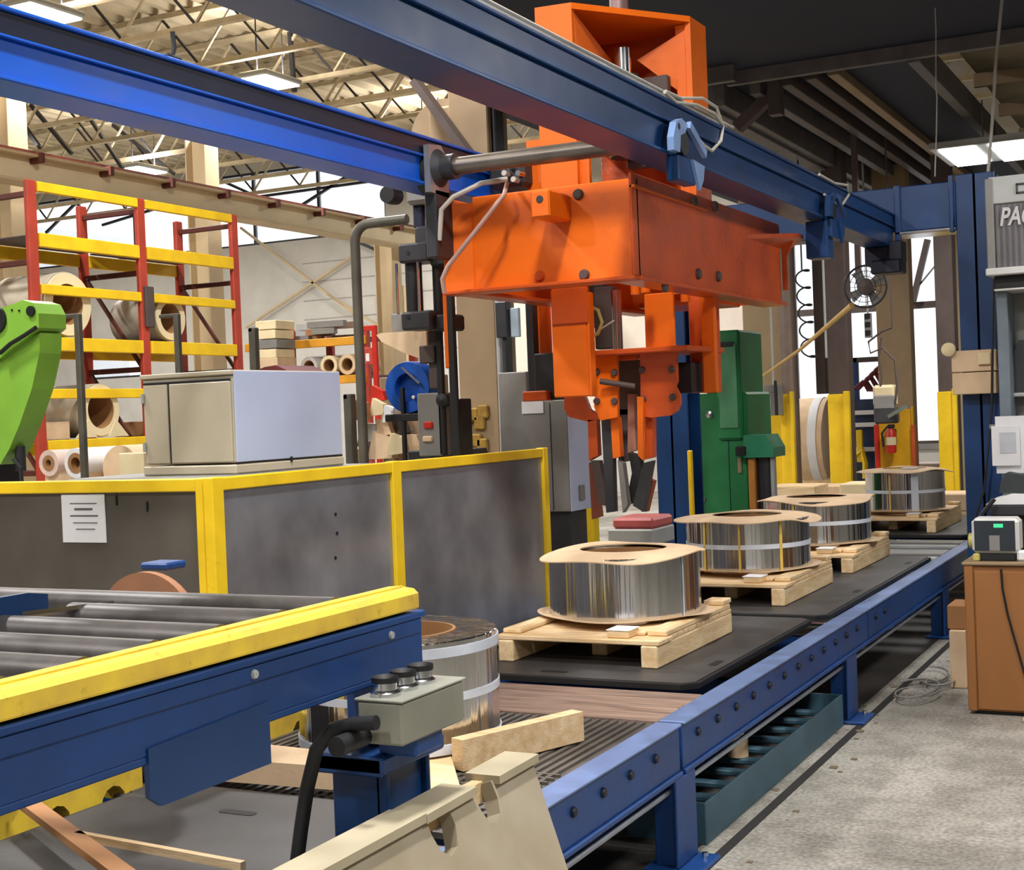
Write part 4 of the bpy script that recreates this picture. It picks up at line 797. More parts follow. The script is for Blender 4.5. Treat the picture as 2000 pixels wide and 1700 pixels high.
# grey guard uprights with bent tops
def bent(name, lab, px0, py0, px1, py1, Y, r, dx, mat=DGREY):
    a = W(px0, py0, y=Y); pts = [(a.x, Y, 0), (a.x, Y, a.z-.1)]
    for k in range(1, 7): an = k*15; pts.append((a.x+.1*(1-math.cos(R(an)))*(1 if dx > 0 else -1), Y, a.z-.1+.1*math.sin(R(an))))
    pts.append((a.x+dx, Y, a.z)); return one(B().tube(pts, r, 12), name, mat, lab, 'pipe')
GP = M('weathered_pipe', (96, 92, 82), .5, .3, var=.15)
def lpost(px, py, Y, w_, dx, lab):
    a = W(px, py, y=Y); t = thing('guard_upright', lab, 'post', (a.x, Y, 0))
    B().bx(a.x-w_/2, a.x+w_/2, Y, Y+w_, 0, a.z).build('upright', GP, t); B().bx(a.x-w_/2, a.x+dx, Y, Y+w_, a.z-w_*.6, a.z).build('arm', GP, t)
lpost(147, 612, 7.2, .045, -.12, 'slim grey upright with bent arm in front of the left coil'); lpost(341, 612, 7.2, .04, -.14, 'slim grey upright with bent arm in front of the smaller coil')
lpost(490, 640, 8.6, .06, .01, 'short dark upright above the pale cabinet')
bent('bent_pipe', 'tall weathered pipe bending right at its top, beside the hydraulic unit', 692, 440, 800, 440, 6.9, .029, .36, GP)
lpost(677, 770, 7.4, .06, .005, 'grey square post just right of the pale cabinet')
# ------------------------------------------------------------------ second rack further back
k2 = thing('pallet_rack', 'distant red rack with orange beams between the cabinet and the bent pipe', 'rack', (-10.5, 15.5, 0)); YK = 15.0
for (px, yy) in ((566, YK), (712, YK), (566, YK+.9), (732, YK+.9)):
    q = W(px, 700, y=YK); B().bx(q.x-.05, q.x+.05, yy, yy+.08, 0, W(px, 645, y=YK).z).build('upright', RRED, k2)
for y in (664, 735): x0, x1, z0, z1 = rect(480 if y < 700 else 566, y, 716, y+16, YK); B().bx(x0, x1, YK-.03, YK+.02, z0, z1).build('shelf_beam', M('orange_beam', (228, 160, 40), .5), k2); B().bx(x0, x1, YK, YK+.9, z1-.03, z1-.01).build('shelf_deck', BROWNS, k2)
zs = W(640, 664, y=YK).z; rd = random.Random(4)
for i in range(12):
    px = 575+rd.uniform(0, 90); lay = i//4; q = W(px, 650, y=YK+.3); L = rd.uniform(.25, .6)
    one(B().obox((q.x-L/2, YK+.15+.12*(i % 4), zs+.045+lay*.085), (q.x+L/2, YK+.2+.12*(i % 4), zs+.045+lay*.085), .1, .08), 'scrap_bundle', [GREY, CARDD, LGREY, M('scrap_brown', (130, 100, 84), .7)][i % 4], ['grey', 'brown', 'pale grey', 'dull brown'][i % 4]+' offcut bundle in the '+['bottom', 'middle', 'top'][lay]+' layer of the heap on the distant rack', 'scrap', 'offcut bundles on the distant rack')
zs = W(640, 735, y=YK).z
for i, px in enumerate((603, 642, 678)):
    q = W(px, 712, y=YK); r = .13; t = thing('wrapped_coil', ['leftmost of three small coils on the distant rack shelf', 'middle one of three small coils on the distant rack shelf', 'rightmost of three small coils on the distant rack shelf'][i], 'wrapped coil', (q.x, YK+.3, zs), 'small coils on the distant rack')
    B().lathe((q.x, YK, zs+r+.005), [(.085, 0), (r, 0), (r, .6), (.085, .6)], 'y', 32).build('coil_body', [WHITE, CARDW, CARD][i], t); B().lathe((q.x, YK, zs+r+.005), [(.075, .01), (.084, .01), (.084, .6), (.075, .6)], 'y', 24).build('core_tube', CORE, t)
x0, x1, z0, z1 = rect(497, 625, 540, 700, YK-.6)
t = thing('carton_stack', 'stack of cream and grey cartons above the pale cabinet', 'carton stack', ((x0+x1)/2, YK-.4, 0)); n = 4
for i in range(n): B().bx(x0+.02*(i % 2), x1-.015*((i+1) % 2), YK-.6, YK-.2, z0+(z1-z0)*i/n, z0+(z1-z0)*(i+1)/n-.01).build('carton', [CARDW, GREY, CARDW, GREY][i] if i != 3 else CARDW, t)
B().bx(x0, x1, YK-.6, YK-.2, 0, z0).build('carton', CARD, t)
ybox(735, 640, 748, 715, YK+.5, .06); t = thing('red_frame', 'red steel frame with posted sheets right of the bent pipe', 'frame', (W(735, 700, y=12).x, 12, 0))
x0, x1, z0, z1 = rect(706, 636, 734, 712, 12); 
B().bx(x1-.05, x1, 12, 12.05, 0, z1).build('upright', RED, t); B().bx(x0, x1-.05, 12, 12.05, z1-.05, z1).build('top_bar', RED, t); B().bx(x0+.02, x1-.05, 12, 12.04, z0, z0+.17).build('sign_board', M('red_notice', (196, 70, 58), .6), t); B().bx(x0+.05, x1-.08, 11.99, 12.0, z0+.03, z0+.11).build('notice_sheet', WHITE, t)
# ------------------------------------------------------------------ lime green robot arm at the left edge
rb_ = thing('robot_arm', 'lime green industrial robot arm at the left edge', 'robot', (-5.9, 5.6, 0)); Yr = 5.6
B().prism([W(px, py, y=Yr) for px, py in ((-60, 600), (10, 600), (45, 586), (65, 592), (75, 612), (76, 640), (40, 670), (0, 700), (-60, 720))], (0, .2, 0)).build('elbow_casting', LIME, rb_)
B().prism([W(px, py, y=Yr+.03) for px, py in ((0, 705), (40, 672), (78, 650), (77, 690), (62, 760), (38, 830), (18, 878), (0, 908), (-60, 905), (-60, 740))], (0, .16, 0)).build('forearm', LIME, rb_)
for (px, py, r) in ((62, 608, .028), (-6, 625, .075)): q = W(px, py, y=Yr); B().lathe((q.x, Yr, q.z), [(.001, -.015), (r, -.015), (r, .01), (.001, .01)], 'y', 24, False).build('joint_cap', BLACK, rb_)
for (px, py) in ((24, 606), (38, 607)): q = W(px, py, y=Yr); B().lathe((q.x, Yr, q.z), [(.001, -.006), (.006, -.006), (.006, 0), (.001, 0)], 'y', 8, False).build('bolt', BLACK, rb_)
B().tube([W(px, py, y=Yr-.02) for px, py in ((0, 690), (20, 672), (48, 655), (70, 640))], .012, 8).build('cable', BLACK, rb_)
q = W(12, 880, y=Yr); B().cyl((q.x, Yr+.1, q.z-.12), 'z', .03, .14, 16).build('wrist', DGREY, rb_); B().tube([(q.x, Yr+.05, q.z-.05), (q.x+.05, Yr+.05, q.z-.1), (q.x+.06, Yr+.05, q.z-.3)], .012, 8).build('tool_hose', BLACK, rb_)
B().bx(q.x-.5, q.x-.2, Yr, Yr+.3, 0, W(-40, 720, y=Yr).z).build('pedestal', DGREY, rb_)
# ------------------------------------------------------------------ hydraulic lift unit left of the trolley
HY = 6.35
hu = thing('hydraulic_unit', 'black hydraulic lift unit with square-capped cylinders left of the orange trolley', 'hydraulic unit', (-3.78, HY, 0))
def hp(px0, py0, px1, py1, Y, d, nm, mat, c=.006): return ybox(px0, py0, px1, py1, Y, d, None, c).build(nm, mat, hu)
c1 = hp(776, 474, 836, 512, HY-.02, .17, 'cylinder_cap', DGREY, .012); c2 = hp(782, 608, 842, 644, HY-.02, .17, 'cylinder_cap', DGREY, .012)
qx = W(808, 560, y=HY+.06).x; zt, zb = W(808, 512, y=HY).z, W(808, 612, y=HY).z
B().cyl((qx, HY+.065, zb), 'z', .045, zt-zb, 24).build('cylinder_tube', BLACK, hu)
for dx in (-.065, .065): B().cyl((qx+dx, HY+.0, zb), 'z', .008, zt-zb, 8).build('tie_rod', CHROME, hu)
for (cc, py) in ((c1, 494), (c2, 620)): q = W(797, py, y=HY-.02); B().lathe((q.x, HY-.02, q.z), [(.001, -.003), (.012, -.003), (.012, 0), (.001, 0)], 'y', 12, False).build('port', BLACK, cc)
q2 = W(858, 560, y=HY+.1).x; B().cyl((q2, HY+.1, W(858, 640, y=HY).z), 'z', .035, 1.0 if False else W(858, 490, y=HY).z-W(858, 640, y=HY).z, 20).build('cylinder_tube', BLACK, hu)
hp(838, 478, 872, 520, HY+.02, .16, 'cylinder_cap', BLACK, .012); hp(842, 614, 880, 646, HY+.02, .16, 'cylinder_cap', BLACK, .012)
hp(808, 440, 868, 478, HY, .2, 'head_block', DGREY, .012); hp(806, 395, 824, 446, HY+.05, .06, 'rod_clevis', NAVY); hp(826, 398, 846, 446, HY+.08, .05, 'rod', TAND); hp(854, 372, 868, 476, HY-.02, .05, 'slide_rail', DGREY)
hp(790, 366, 838, 398, HY, .16, 'sheave_block', GREY, .02); q = W(765, 382, y=HY+.1); B().lathe((q.x, HY+.1, q.z), [(.001, -.05), (.045, -.05), (.05, 0), (.045, .05), (.001, .05)], 'y', 24, False).build('sheave', BLACK, hu)
hp(838, 366, 866, 398, HY+.02, .12, 'motor', BLACK, .01)
hp(852, 570, 864, 890, HY+.1, .03, 'guide_rail', BLACK); hp(878, 570, 892, 1000, HY-.1, .03, 'guide_rail', BLACK); hp(866, 572, 877, 720, HY-.1, .02, 'orange_strip', ORANGE)
hp(836, 646, 856, 760, HY+.12, .06, 'mast', BROWNS); hp(816, 768, 862, 892, HY+.1, .14, 'valve_cabinet', GREY); hp(846, 780, 902, 892, HY+.2, .12, 'base_block', BLACK); hp(826, 824, 844, 838, HY+.09, .02, 'red_tag', RED); hp(824, 852, 844, 864, HY+.09, .02, 'tan_tag', CARD)
hp(818, 675, 848, 710, HY+.1, .1, 'junction_box', BROWNS); q = W(868, 782, y=HY+.1); B().lathe((q.x, HY+.1, q.z), [(.001, -.04), (.035, -.03), (.035, .03), (.001, .04)], 'y', 16, False).build('knob', BLACK, hu)
hp(764, 612, 800, 662, HY+.35, .03, 'back_plate', GREY); hp(800, 880, 905, 1100, HY+.2, .3, 'pedestal', DGREY)
b = B().prism([W(px, py, y=6.6) for px, py in ((735, 655), (742, 651), (832, 645), (834, 690), (824, 702), (790, 690), (745, 668))], (0, .09, 0)); o = b.build('wood_wedge', CARD, hu)
# blue hose reel
t = thing('hose_reel', 'blue plastic hose reel left of the hydraulic unit', 'hose reel', (-4.3, 7.2, 0)); q = W(795, 757, y=7.1)
B().lathe((q.x, 7.1, q.z), [(.085, 0), (.15, 0), (.155, .02), (.155, .12), (.085, .12)], 'y', 40).build('rim', BRB, t); B().lathe((q.x, 7.16, q.z), [(.001, 0), (.088, 0), (.088, .05), (.001, .05)], 'y', 32, False).build('drum', BRB, t)
B().obox((q.x-.02, 7.08, q.z+.0), (q.x-.02, 7.08, 0), .025, .02).build('stand_rod', BLACK, t); B().bx(q.x-.14, q.x+.12, 7.06, 7.22, q.z-.2, q.z-.155).build('saddle', BLACK, t); B().obox((q.x-.02, 7.08, q.z+.12), (q.x+.1, 7.08, q.z+.02), .012, .012).build('crank', CHROME, t)
for (a, c) in ((-.1, -.14), (.05, -.06)): B().lathe((q.x+a, 7.09, q.z+c), [(.001, -.012), (.011, -.008), (.011, 0), (.001, 0)], 'y', 12, False).build('bolt', WHITE, t)
one(B().tube([(q.x-.26, 7.25, q.z+.0), (q.x-.2, 7.25, q.z+.07), (q.x-.14, 7.25, q.z+.06), (q.x-.13, 7.25, q.z-.08), (q.x-.22, 7.25, q.z-.1)], [.03, .07, .08, .07, .03], 12), 'black_bag', BLACK, 'black rounded bag left of the blue hose reel', 'bag') if False else None
# scrap wood and board heap behind the enclosure
SCN = ['brown board scrap beside the bent pipe', 'cream board scrap high at left', 'kraft scrap below the reel rim', 'dark brown scrap below the reel', 'grey scrap right of the reel stand', 'cream scrap at the bottom centre', 'kraft scrap at the bottom left', 'pale grey scrap left of the reel stand', 'kraft scrap at the far right', 'dark brown scrap low beside the pipe', 'kraft scrap nearest the pale cabinet', 'white paper scrap left of the reel', 'red scrap above the heap']
rd = random.Random(11); HP = [(700, 800, CARDD), (735, 795, CARDW), (748, 835, CARD), (775, 830, BROWNS), (790, 850, GREY), (772, 868, CARDW), (740, 870, CARD), (725, 845, LGREY), (800, 875, CARD), (712, 880, BROWNS), (690, 885, CARD), (760, 808, WHITE), (735, 770, RED)]
for i, (px, py, mt) in enumerate(HP):
    q = W(px, py, y=7.5+.06*(i % 5)); s = rd.uniform(.05, .09); yy = q.y
    b = B().prism([(q.x-s, yy, q.z-s), (q.x+s*rd.uniform(.6, 1.3), yy, q.z-s*rd.uniform(.6, 1)), (q.x+s*rd.uniform(.5, 1), yy, q.z+s*rd.uniform(.2, 1)), (q.x-s*rd.uniform(.3, 1), yy, q.z+s)], (0, .05, 0))
    one(b, 'scrap_piece', mt, SCN[i]+' in the heap behind the enclosure', 'scrap', 'scrap boards heaped behind the enclosure')
t = thing('scrap_stand', 'low dark stand carrying the scrap boards behind the enclosure', 'stand', (-4.8, 7.7, 0)); q0, q1 = W(690, 890, y=7.5), W(812, 890, y=7.5)
B().bx(q0.x, q1.x, 7.45, 7.95, 0, q0.z-.06).build('stand_box', BROWNS, t); B().bx(q0.x, q1.x, 7.85, 7.95, q0.z-.06, q0.z+.5).build('stand_back', TAND, t)
# ------------------------------------------------------------------ grey electrical cabinets behind the enclosure end
t = thing('electrical_cabinet', 'tall grey electrical cabinet with pale blue side beside the gripper', 'cabinet', (-3.9, 8.1, 0)); YC = 8.0
x0, x1, z0, z1 = rect(1022, 782, 1112, 1000, YC); B().bx(x0, x1-.006, YC, YC+.35, z0, z1).build('housing', GREY, t); B().bx(x1-.006, x1, YC+.005, YC+.35, z0, z1-.1).build('side_panel', CABB, t)
x2, x3, z2, z3_ = rect(974, 727, 1024, 960, YC+.02); B().bx(x2, x3+.02, YC+.04, YC+.36, z2, z3_).build('tall_housing', GREY, t)
xm = W(1078, 900, y=YC).x; B().bx(xm-.003, xm+.003, YC-.004, YC, z0+.01, z1-.02).build('door_gap', DGREY, t); a0, a1, c0, c1_ = rect(1020, 784, 1062, 808, YC); B().box(a0, a1, YC-.008, YC, c0, c1_).build('label_plate', WHITE, t)
q = W(1130, 965, x=x1); B().bx(x1, x1+.01, YC+.12, YC+.2, z0+.06, z0+.16).build('vent', GREY, t); B().bx(x0+.03, x1-.03, YC+.05, YC+.3, 0, z0).build('plinth', DGREY, t)
for (px0, px1, mt, lab) in ((1086, 1098, LGREY, 'pale slim post'), (1102, 1118, TAND, 'tan slim post'), (1142, 1162, YELLOW, 'short yellow post')):
    x0, x1, _, _ = rect(px0, 1010, px1, 1050, 8.9); one(B().bx(x0, x1, 8.9, 8.98, 0, W(1110, 985, y=8.9).z), 'machine_post', mt, lab+' behind the nearest coil, below the grey cabinet', 'post')
t = thing('coil_saddle', 'faded red saddle block below the gripper tongs', 'saddle', (-3.9, 9.3, 0)); x0, x1, z0, z1 = rect(1195, 1012, 1276, 1034, 9.3); B().bx(x0, x1, 9.3, 9.7, z0, z1, .02).build('red_pad', PINK, t); B().bx(x0-.03, x1, 9.28, 9.72, z0-.12, z0, .01).build('saddle_plate', LGREY, t); B().bx(x0, x1-.05, 9.35, 9.65, 0, z0-.12).build('saddle_base', DGREY, t)
hx0, hx1, hz0, hz1 = rect(972, 590, 994, 660, 9.4)
t = thing('conduit_post', 'slim grey conduit posts with a switch box right of the tan column', 'conduit', (hx0, 9.4, 0)); B().bx(hx0+.03, hx0+.06, 9.4, 9.43, 0, 3.2).build('conduit', DGREY, t); B().bx(hx0, hx1, 9.36, 9.44, hz0, hz1).build('switch_box', DGREY, t); B().bx(hx1+.01, hx1+.08, 9.4, 9.44, hz0, hz0+.22).build('pale_box', M('pale_blue_box', (176, 196, 210), .5), t); B().bx(hx0-.05, hx0-.02, 9.45, 9.5, 0, 3.4).build('conduit', LGREY, t)
# ------------------------------------------------------------------ green machine
t = thing('green_machine', 'tall green press machine standing behind the second coil', 'machine', (-4.1, 11.6, 0)); YM = 11.4
x0, x1, z0, z1 = rect(1352, 768, 1462, 1010, YM); B().bx(x0, x1, YM, YM+.7, .0, z1, .02).build('lower_body', GREEN, t)
x0, x1, z0, z1 = rect(1398, 645, 1447, 860, YM-.04); B().bx(x0, x1, YM-.04, YM+.6, z0, z1, .02).build('tower', GREEN, t); B().bx(x0+.03, x1-.03, YM-.055, YM-.04, z0+.1, z1-.12, .01).build('tower_recess', M('light_green_paint', (90, 150, 110), .3), t); B().bx(x0+.05, x1-.05, YM-.062, YM-.055, z1-.14, z1-.10, .004).build('handle_slot', BLACK, t)
x0, x1, z0, z1 = rect(1350, 660, 1400, 770, YM+.02); B().bx(x0+.1, x1, YM+.05, YM+.6, z0, z1, .02).build('tower_side', GREEN, t)
x0, x1, z0, z1 = rect(1452, 850, 1510, 894, YM-.1)
B().prism([(x0, YM-.1, z0), (x1, YM-.1, z0), (x1, YM-.1, z0+.08), (x1-.06, YM-.1, z1), (x0, YM-.1, z1)], (0, .35, 0)).build('hood', M('mint_green_paint', (60, 150, 110), .35), t)
B().cyl((W(1494, 950, y=YM).x, YM+.05, 0), 'z', .085, z0, 24).build('grey_drum', DGREY, t); B().bx(W(1510, 950, y=YM-.05).x-.02, W(1514, 950, y=YM-.05).x, YM-.05, YM, .2, z0).build('pale_strip', LGREY, t)
x0, x1, _, _ = rect(1462, 900, 1475, 985, YM-.06); B().bx(x0, x1, YM-.06, YM, .1, z0-.01).build('orange_strip', M('amber_paint', (226, 150, 70), .5), t)
x0, x1, z0, z1 = rect(1440, 872, 1460, 890, YM-.06); B().bx(x0, x1, YM-.12, YM-.0, z0, z1).build('switch', BLACK, t); xg = W(1424, 900, y=YM).x; B().bx(xg-.003, xg+.003, YM-.005, YM, .3, 1.4).build('panel_gap', NAVY, t)
for (px, py) in ((1386, 810), (1372, 975)): q = W(px, py, y=YM); B().lathe((q.x, YM, q.z), [(.001, -.02), (.03, -.015), (.03, 0), (.001, 0)], 'y', 16, False).build('fitting', CHROME, t)
x0, x1, z0, z1 = rect(1440, 895, 1448, 925, YM-.02); B().bx(x0, x1, YM-.02, YM, z0, z1).build('name_plate', TAND, t)
x0, x1, _, _ = rect(1345, 900, 1353, 1040, 10.0); one(B().bx(x0, x1, 10.0, 10.04, 0, W(1349, 880, y=10).z), 'yellow_post', YELLOW, 'thin yellow post between the blue portal leg and green machine', 'post')
# ------------------------------------------------------------------ columns at the far right, yellow below
def ycol(px0, px1, pyt, Y, lab, up=TAND, lo=YELLOW, z1=4.61, ypt=770, split=.22, extra=None):
    x0, x1, _, _ = rect(px0, 600, px1, 900, Y); zy = W((px0+px1)/2, ypt, y=Y).z
    t = thing('guarded_column', lab, 'column', ((x0+x1)/2, Y, 0), 'far columns with yellow lower guards')
    B().bx(x0, x1, Y, Y+.25, 0, z1).build('shaft', up, t); B().bx(x0-.01, x1-(x1-x0)*split, Y-.03, Y, 0, zy).build('guard_plate', lo, t); B().bx(x1-(x1-x0)*split, x1+.01, Y-.08, Y, 0, zy+.03).build('guard_edge', lo, t); return t
ycol(1455, 1530, 600, 17, 'broad tan column with yellow base right of the green machine', TAN, split=.05)
ycol(1526, 1549, 500, 16.6, 'narrow grey-brown column with yellow base beside the coiled black cord', M('grey_brown_steel', (150, 132, 122), .6))
ycol(1618, 1658, 460, 16.4, 'dark brown column with yellow base in front of the bright doorway', BROWNS)
c4 = ycol(1716, 1782, 490, 18, 'tan column with yellow base and red edges carrying the extinguisher', TAND, M('amber_yellow', (232, 176, 20), .5), ypt=800, split=.03)
x0, x1, z0, z1 = rect(1708, 830, 1716, 920, 17.9); B().bx(x0, x1, 17.9, 18, .5, z1).build('red_edge', RED, c4); x0, x1, z0, z1 = rect(1780, 830, 1788, 920, 17.9); B().bx(x0, x1, 17.9, 18, .5, z1).build('red_edge', M('orange_edge', (196, 86, 30), .5), c4)
ycol(1832, 1868, 470, 17.2, 'dark brown column with yellow base left of the portal post', BROWNS, ypt=765)
x0, x1, _, _ = rect(1866, 600, 1884, 900, 19); one(B().bx(x0, x1, 19, 19.3, 0, 4.61), 'wall_pilaster', TAN, 'tan pilaster strip just left of the portal post', 'column')
x0, x1, _, _ = rect(1592, 600, 1612, 800, 16.8); b = B().bx(x0, x1, 16.8, 16.95, W(1600, 770, y=16.8).z, 4.38); one(b, 'door_track', BROWNS, 'dark door track ending above the floor in the bright doorway', 'track')
x0, x1, z0, z1 = rect(1608, 505, 1612, 700, 16.3); one(B().bx(x0, x1, 16.3, 16.33, z0, 4.61), 'pale_rod', LGREY, 'thin pale rod in front of the dark brown column', 'rod')
# extinguisher
t = thing('fire_extinguisher', 'red fire extinguisher hanging on the yellow column base', 'extinguisher', (W(1740, 860, y=17.85).x, 17.85, 1)); q = W(1741, 885, y=17.85); q2 = W(1740, 835, y=17.85)
B().lathe((q.x, 17.85, q.z), [(.001, 0), (.06, 0), (.065, .02), (.065, .26), (.03, .31), (.001, .31)], 'z', 20, False).build('bottle', RED, t); B().lathe((q.x, 17.85, q.z+.1), [(.066, 0), (.067, 0), (.067, .1), (.066, .1)], 'z', 20).build('paper_label', CARDW, t)
B().bx(q.x-.03, q.x+.05, 17.82, 17.88, q.z+.31, q.z+.36).build('valve', BLACK, t); B().tube([(q.x-.03, 17.83, q.z+.34), (q.x-.1, 17.8, q.z+.25), (q.x-.085, 17.8, q.z+.08)], .014, 8).build('hose', BLACK, t); B().bx(q.x-.05, q.x+.05, 17.9, 17.97, q.z+.1, q.z+.3).build('wall_bracket', DGREY, t)
# wall fan
t = thing('wall_fan', 'round dark wall fan with cage below the beam end', 'fan', (W(1690, 560, y=14.5).x, 14.5, 2.9)); q = W(1690, 560, y=14.5); rf = .215
for rr in (rf, rf*.75, rf*.5): 
    k = [(q.x+rr*math.cos(a*math.pi/16), 14.5, q.z+rr*math.sin(a*math.pi/16)) for a in range(33)]; B().tube(k, .012 if rr == rf else .004, 6, False).build('cage_ring', DGREY, t)
for a in range(16): an = a*math.pi/8; B().tube([(q.x, 14.48, q.z), (q.x+rf*math.cos(an), 14.5, q.z+rf*math.sin(an))], .003, 5).build('cage_wire', DGREY, t)
B().lathe((q.x, 14.5, q.z), [(.001, -.03), (.085, -.01), (.09, .1), (.001, .12)], 'y', 24, False).build('motor_hub', BROWNS, t)
for a in range(4):
    an = a*math.pi/2+.6; u = Vector((math.cos(an), 0, math.sin(an))); s = Vector((-math.sin(an), 0, math.cos(an))); c = Vector((q.x, 14.56, q.z))
    B().prism([c+u*.06-s*.03, c+u*.19-s*.07, c+u*.2+s*.05, c+u*.06+s*.03], (0, .008, 0)).build('blade', GREY, t)
B().obox((q.x, 14.62, q.z), (q.x-.25, 15.3, q.z+.1), .05, .05).build('bracket', BROWNS, t); B().obox((q.x-.25, 15.3, q.z+.1), (q.x-.25, 15.3, 4.61), .06, .06).build('drop_pole', BROWNS, t)
one(B().tube([W(1468, 750, y=16.3), W(1560, 685, y=15.4), W(1664, 596, y=14.47)], [.012, .02, .03], 10), 'long_pole', BROOM, 'long bamboo-coloured pole slanting up to the fan', 'pole')
# coiled black cord
pts = []
for k in range(0, 121):
    f = k/120; px = 1566+14*f+math.sin(f*2*math.pi*5.5)*14; py = 520+185*f+math.cos(f*2*math.pi*5.5)*8; pts.append(W(px, py, y=15.5))
b = B().tube([Vector((pts[0].x, 15.5, 4.61))]+pts, .010, 6); one(b, 'coiled_cord', CABLE, 'black coiled air cord hanging in the bright doorway', 'cord')
# large wrapped roll and yellow cradle beyond
t = thing('wrapped_roll', 'large kraft-wrapped roll with white band between the yellow columns', 'roll', (W(1575, 860, y=20).x, 20, 0), None); q = W(1572, 862, y=20); r = .62
B().lathe((q.x-.1, 20, q.z), [(.001, 0), (r, 0), (r, .5), (.001, .5)], 'x', 40, False).build('roll_body', CARD, t); B().lathe((q.x+.2, 20, q.z), [(r+.004, 0), (r+.01, 0), (r+.01, .12), (r+.004, .12)], 'x', 40).build('white_band', WHITE, t); B().bx(q.x-.2, q.x+.5, 19.7, 20.3, 0, q.z-r+.1).build('cradle', WOOD, t)
# dark blue guarded equipment
t = thing('blue_equipment', 'dark blue caged equipment with white rails behind the brown column', 'machine', (W(1690, 850, y=19.5).x, 19.5, 0)); x0, x1, z0, z1 = rect(1660, 780, 1716, 930, 19.5); B().bx(x0, x1, 19.5, 20, 0, z1).build('body', M('deep_blue_panel', (28, 50, 84), .5), t)
for y in (806, 830, 878): zz = W(1690, y, y=19.4).z; B().bx(x0, x1, 19.4, 19.45, zz-.03, zz+.03).build('white_rail', WHITE, t)
B().tube([W(1672, 890, y=19.3), W(1684, 880, y=19.3), W(1690, 905, y=19.3), W(1690, 935, y=19.3)], .04, 8).build('yellow_hook', YELLOW, t); a = W(1678, 840, y=19.3); B().bx(a.x-.04, a.x+.04, 19.28, 19.34, .8, a.z).build('yellow_stem', YELLOW, t)
x0, x1, z0, z1 = rect(1664, 698, 1706, 782, 19.6); B().bx(x0, x0+.08, 19.6, 19.7, z0, z1).build('frame_post', CBLUE, t); B().bx(x0, x1+.1, 19.6, 19.7, z1-.07, z1).build('frame_bar', BROWNS, t)
b = B()
for i in range(10): 
    q = W(1668+i*4.5, 760-i*4+((i*13) % 9), y=19.45); b.tube([q, q+Vector((.12, 0, .1)), q+Vector((.2, 0, -.04))], .025, 6)
b.build('tangled_hose', MAROON, t)
# pendant tool with hoses
t = thing('pendant_tool', 'hanging pendant tool with looped hoses in front of the tan column', 'pendant', (W(1730, 790, y=16).x, 16, 1.5)); 
B().tube([W(px, py, y=16) for px, py in ((1722, 660), (1716, 700), (1722, 740), (1718, 770))], .012, 6).build('hose', BROWNS, t); B().tube([W(px, py, y=16) for px, py in ((1742, 640), (1722, 648), (1696, 668), (1700, 690), (1724, 680), (1748, 705), (1752, 760), (1748, 790))], .013, 6).build('hose', BROWNS, t)
q = W(1742, 640, y=16); B().obox(q, (q.x, 16, 4.61), .015, .015).build('suspension_cord', BROWNS, t)
x0, x1, z0, z1 = rect(1704, 752, 1748, 795, 15.98); B().bx(x0, x1, 15.98, 16.15, z0, z1, .03).build('cream_head', CARDW, t); x0, x1, z0, z1 = rect(1706, 772, 1745, 800, 15.95); B().bx(x0, x1, 15.95, 16.0, z0, z1, .02).build('window', GREY, t); x0, x1, z0, z1 = rect(1706, 796, 1752, 828, 15.95); B().bx(x0, x1, 15.95, 16.1, z0, z1, .02).build('grip', DGREY, t); B().obox(W(1735, 815, y=15.9), W(1772, 792, y=15.9), .05, .04).build('bright_lever', CHROME, t)
x0, x1, z0, z1 = rect(1688, 612, 1702, 660, 17); t = thing('switch_panel', 'slim grey switch strip left of the tan column', 'switch', (x0, 17, z0)); B().bx(x0, x1, 17, 17.05, z0, z1).build('housing', GREY, t); 
for k in range(3): B().bx(x0+.01, x1-.01, 16.985, 17, z0+.03+k*.1, z0+.09+k*.1).build('switch_button', BLACK, t)
B().obox(((x0+x1)/2, 17.02, z1), ((x0+x1)/2, 17.02, 4.61), .02, .02).build('conduit', LGREY, t)
t = thing('junction_box', 'grey metal junction box on the broad tan column', 'box', (W(1500, 770, y=16.4).x, 16.4, 1.7)); x0, x1, z0, z1 = rect(1492, 752, 1522, 812, 16.4); B().bx(x0, x1, 16.4, 16.58, z0, z1).build('housing', GREY, t); B().bx(x0+.03, x1-.1, 16.39, 16.4, z0+.05, z1-.12).build('door', LGREY, t); B().bx(x1-.05, x1-.02, 16.36, 16.4, z0, z1+.05).build('lever', BLACK, t); B().tube([((x0+x1)/2, 16.5, z1), ((x0+x1)/2, 16.5, 4.61)], .015, 6).build('conduit', LGREY, t)
# low cartons and sheets among the far coils
rd = random.Random(5)
for i, (px, py, Y, s, mt, lab) in enumerate(((1590, 950, 15.2, .34, CARD, 'flat kraft sheets piled behind the third coil'), (1545, 950, 13.8, .25, WOOD, 'low timber pile left of the brown column'), (1690, 945, 14.4, .25, CARDW, 'cream sheets piled left of the farthest coil'), (1855, 965, 14.2, .3, CARD, 'kraft carton stack at the foot of the right brown column'), (1868, 880, 20, .25, CARDW, 'pale carton glimpsed left of the portal post'), (1820, 905, 21, .55, M('pinkish_sheet', (206, 188, 178), .7), 'pinkish pallet load below the bright window'))):
    q = W(px, py, y=Y); t = thing('sheet_pile', lab, 'pile', (q.x, Y, 0)); n = 4
    for k in range(n): d = rd.uniform(-.02, .02); B().bx(q.x-s+d, q.x+s+d, Y-.0+d, Y+.5+d, max(.0, q.z*k/n)+.004, q.z*(k+1)/n, .01).build('layer', mt, t)
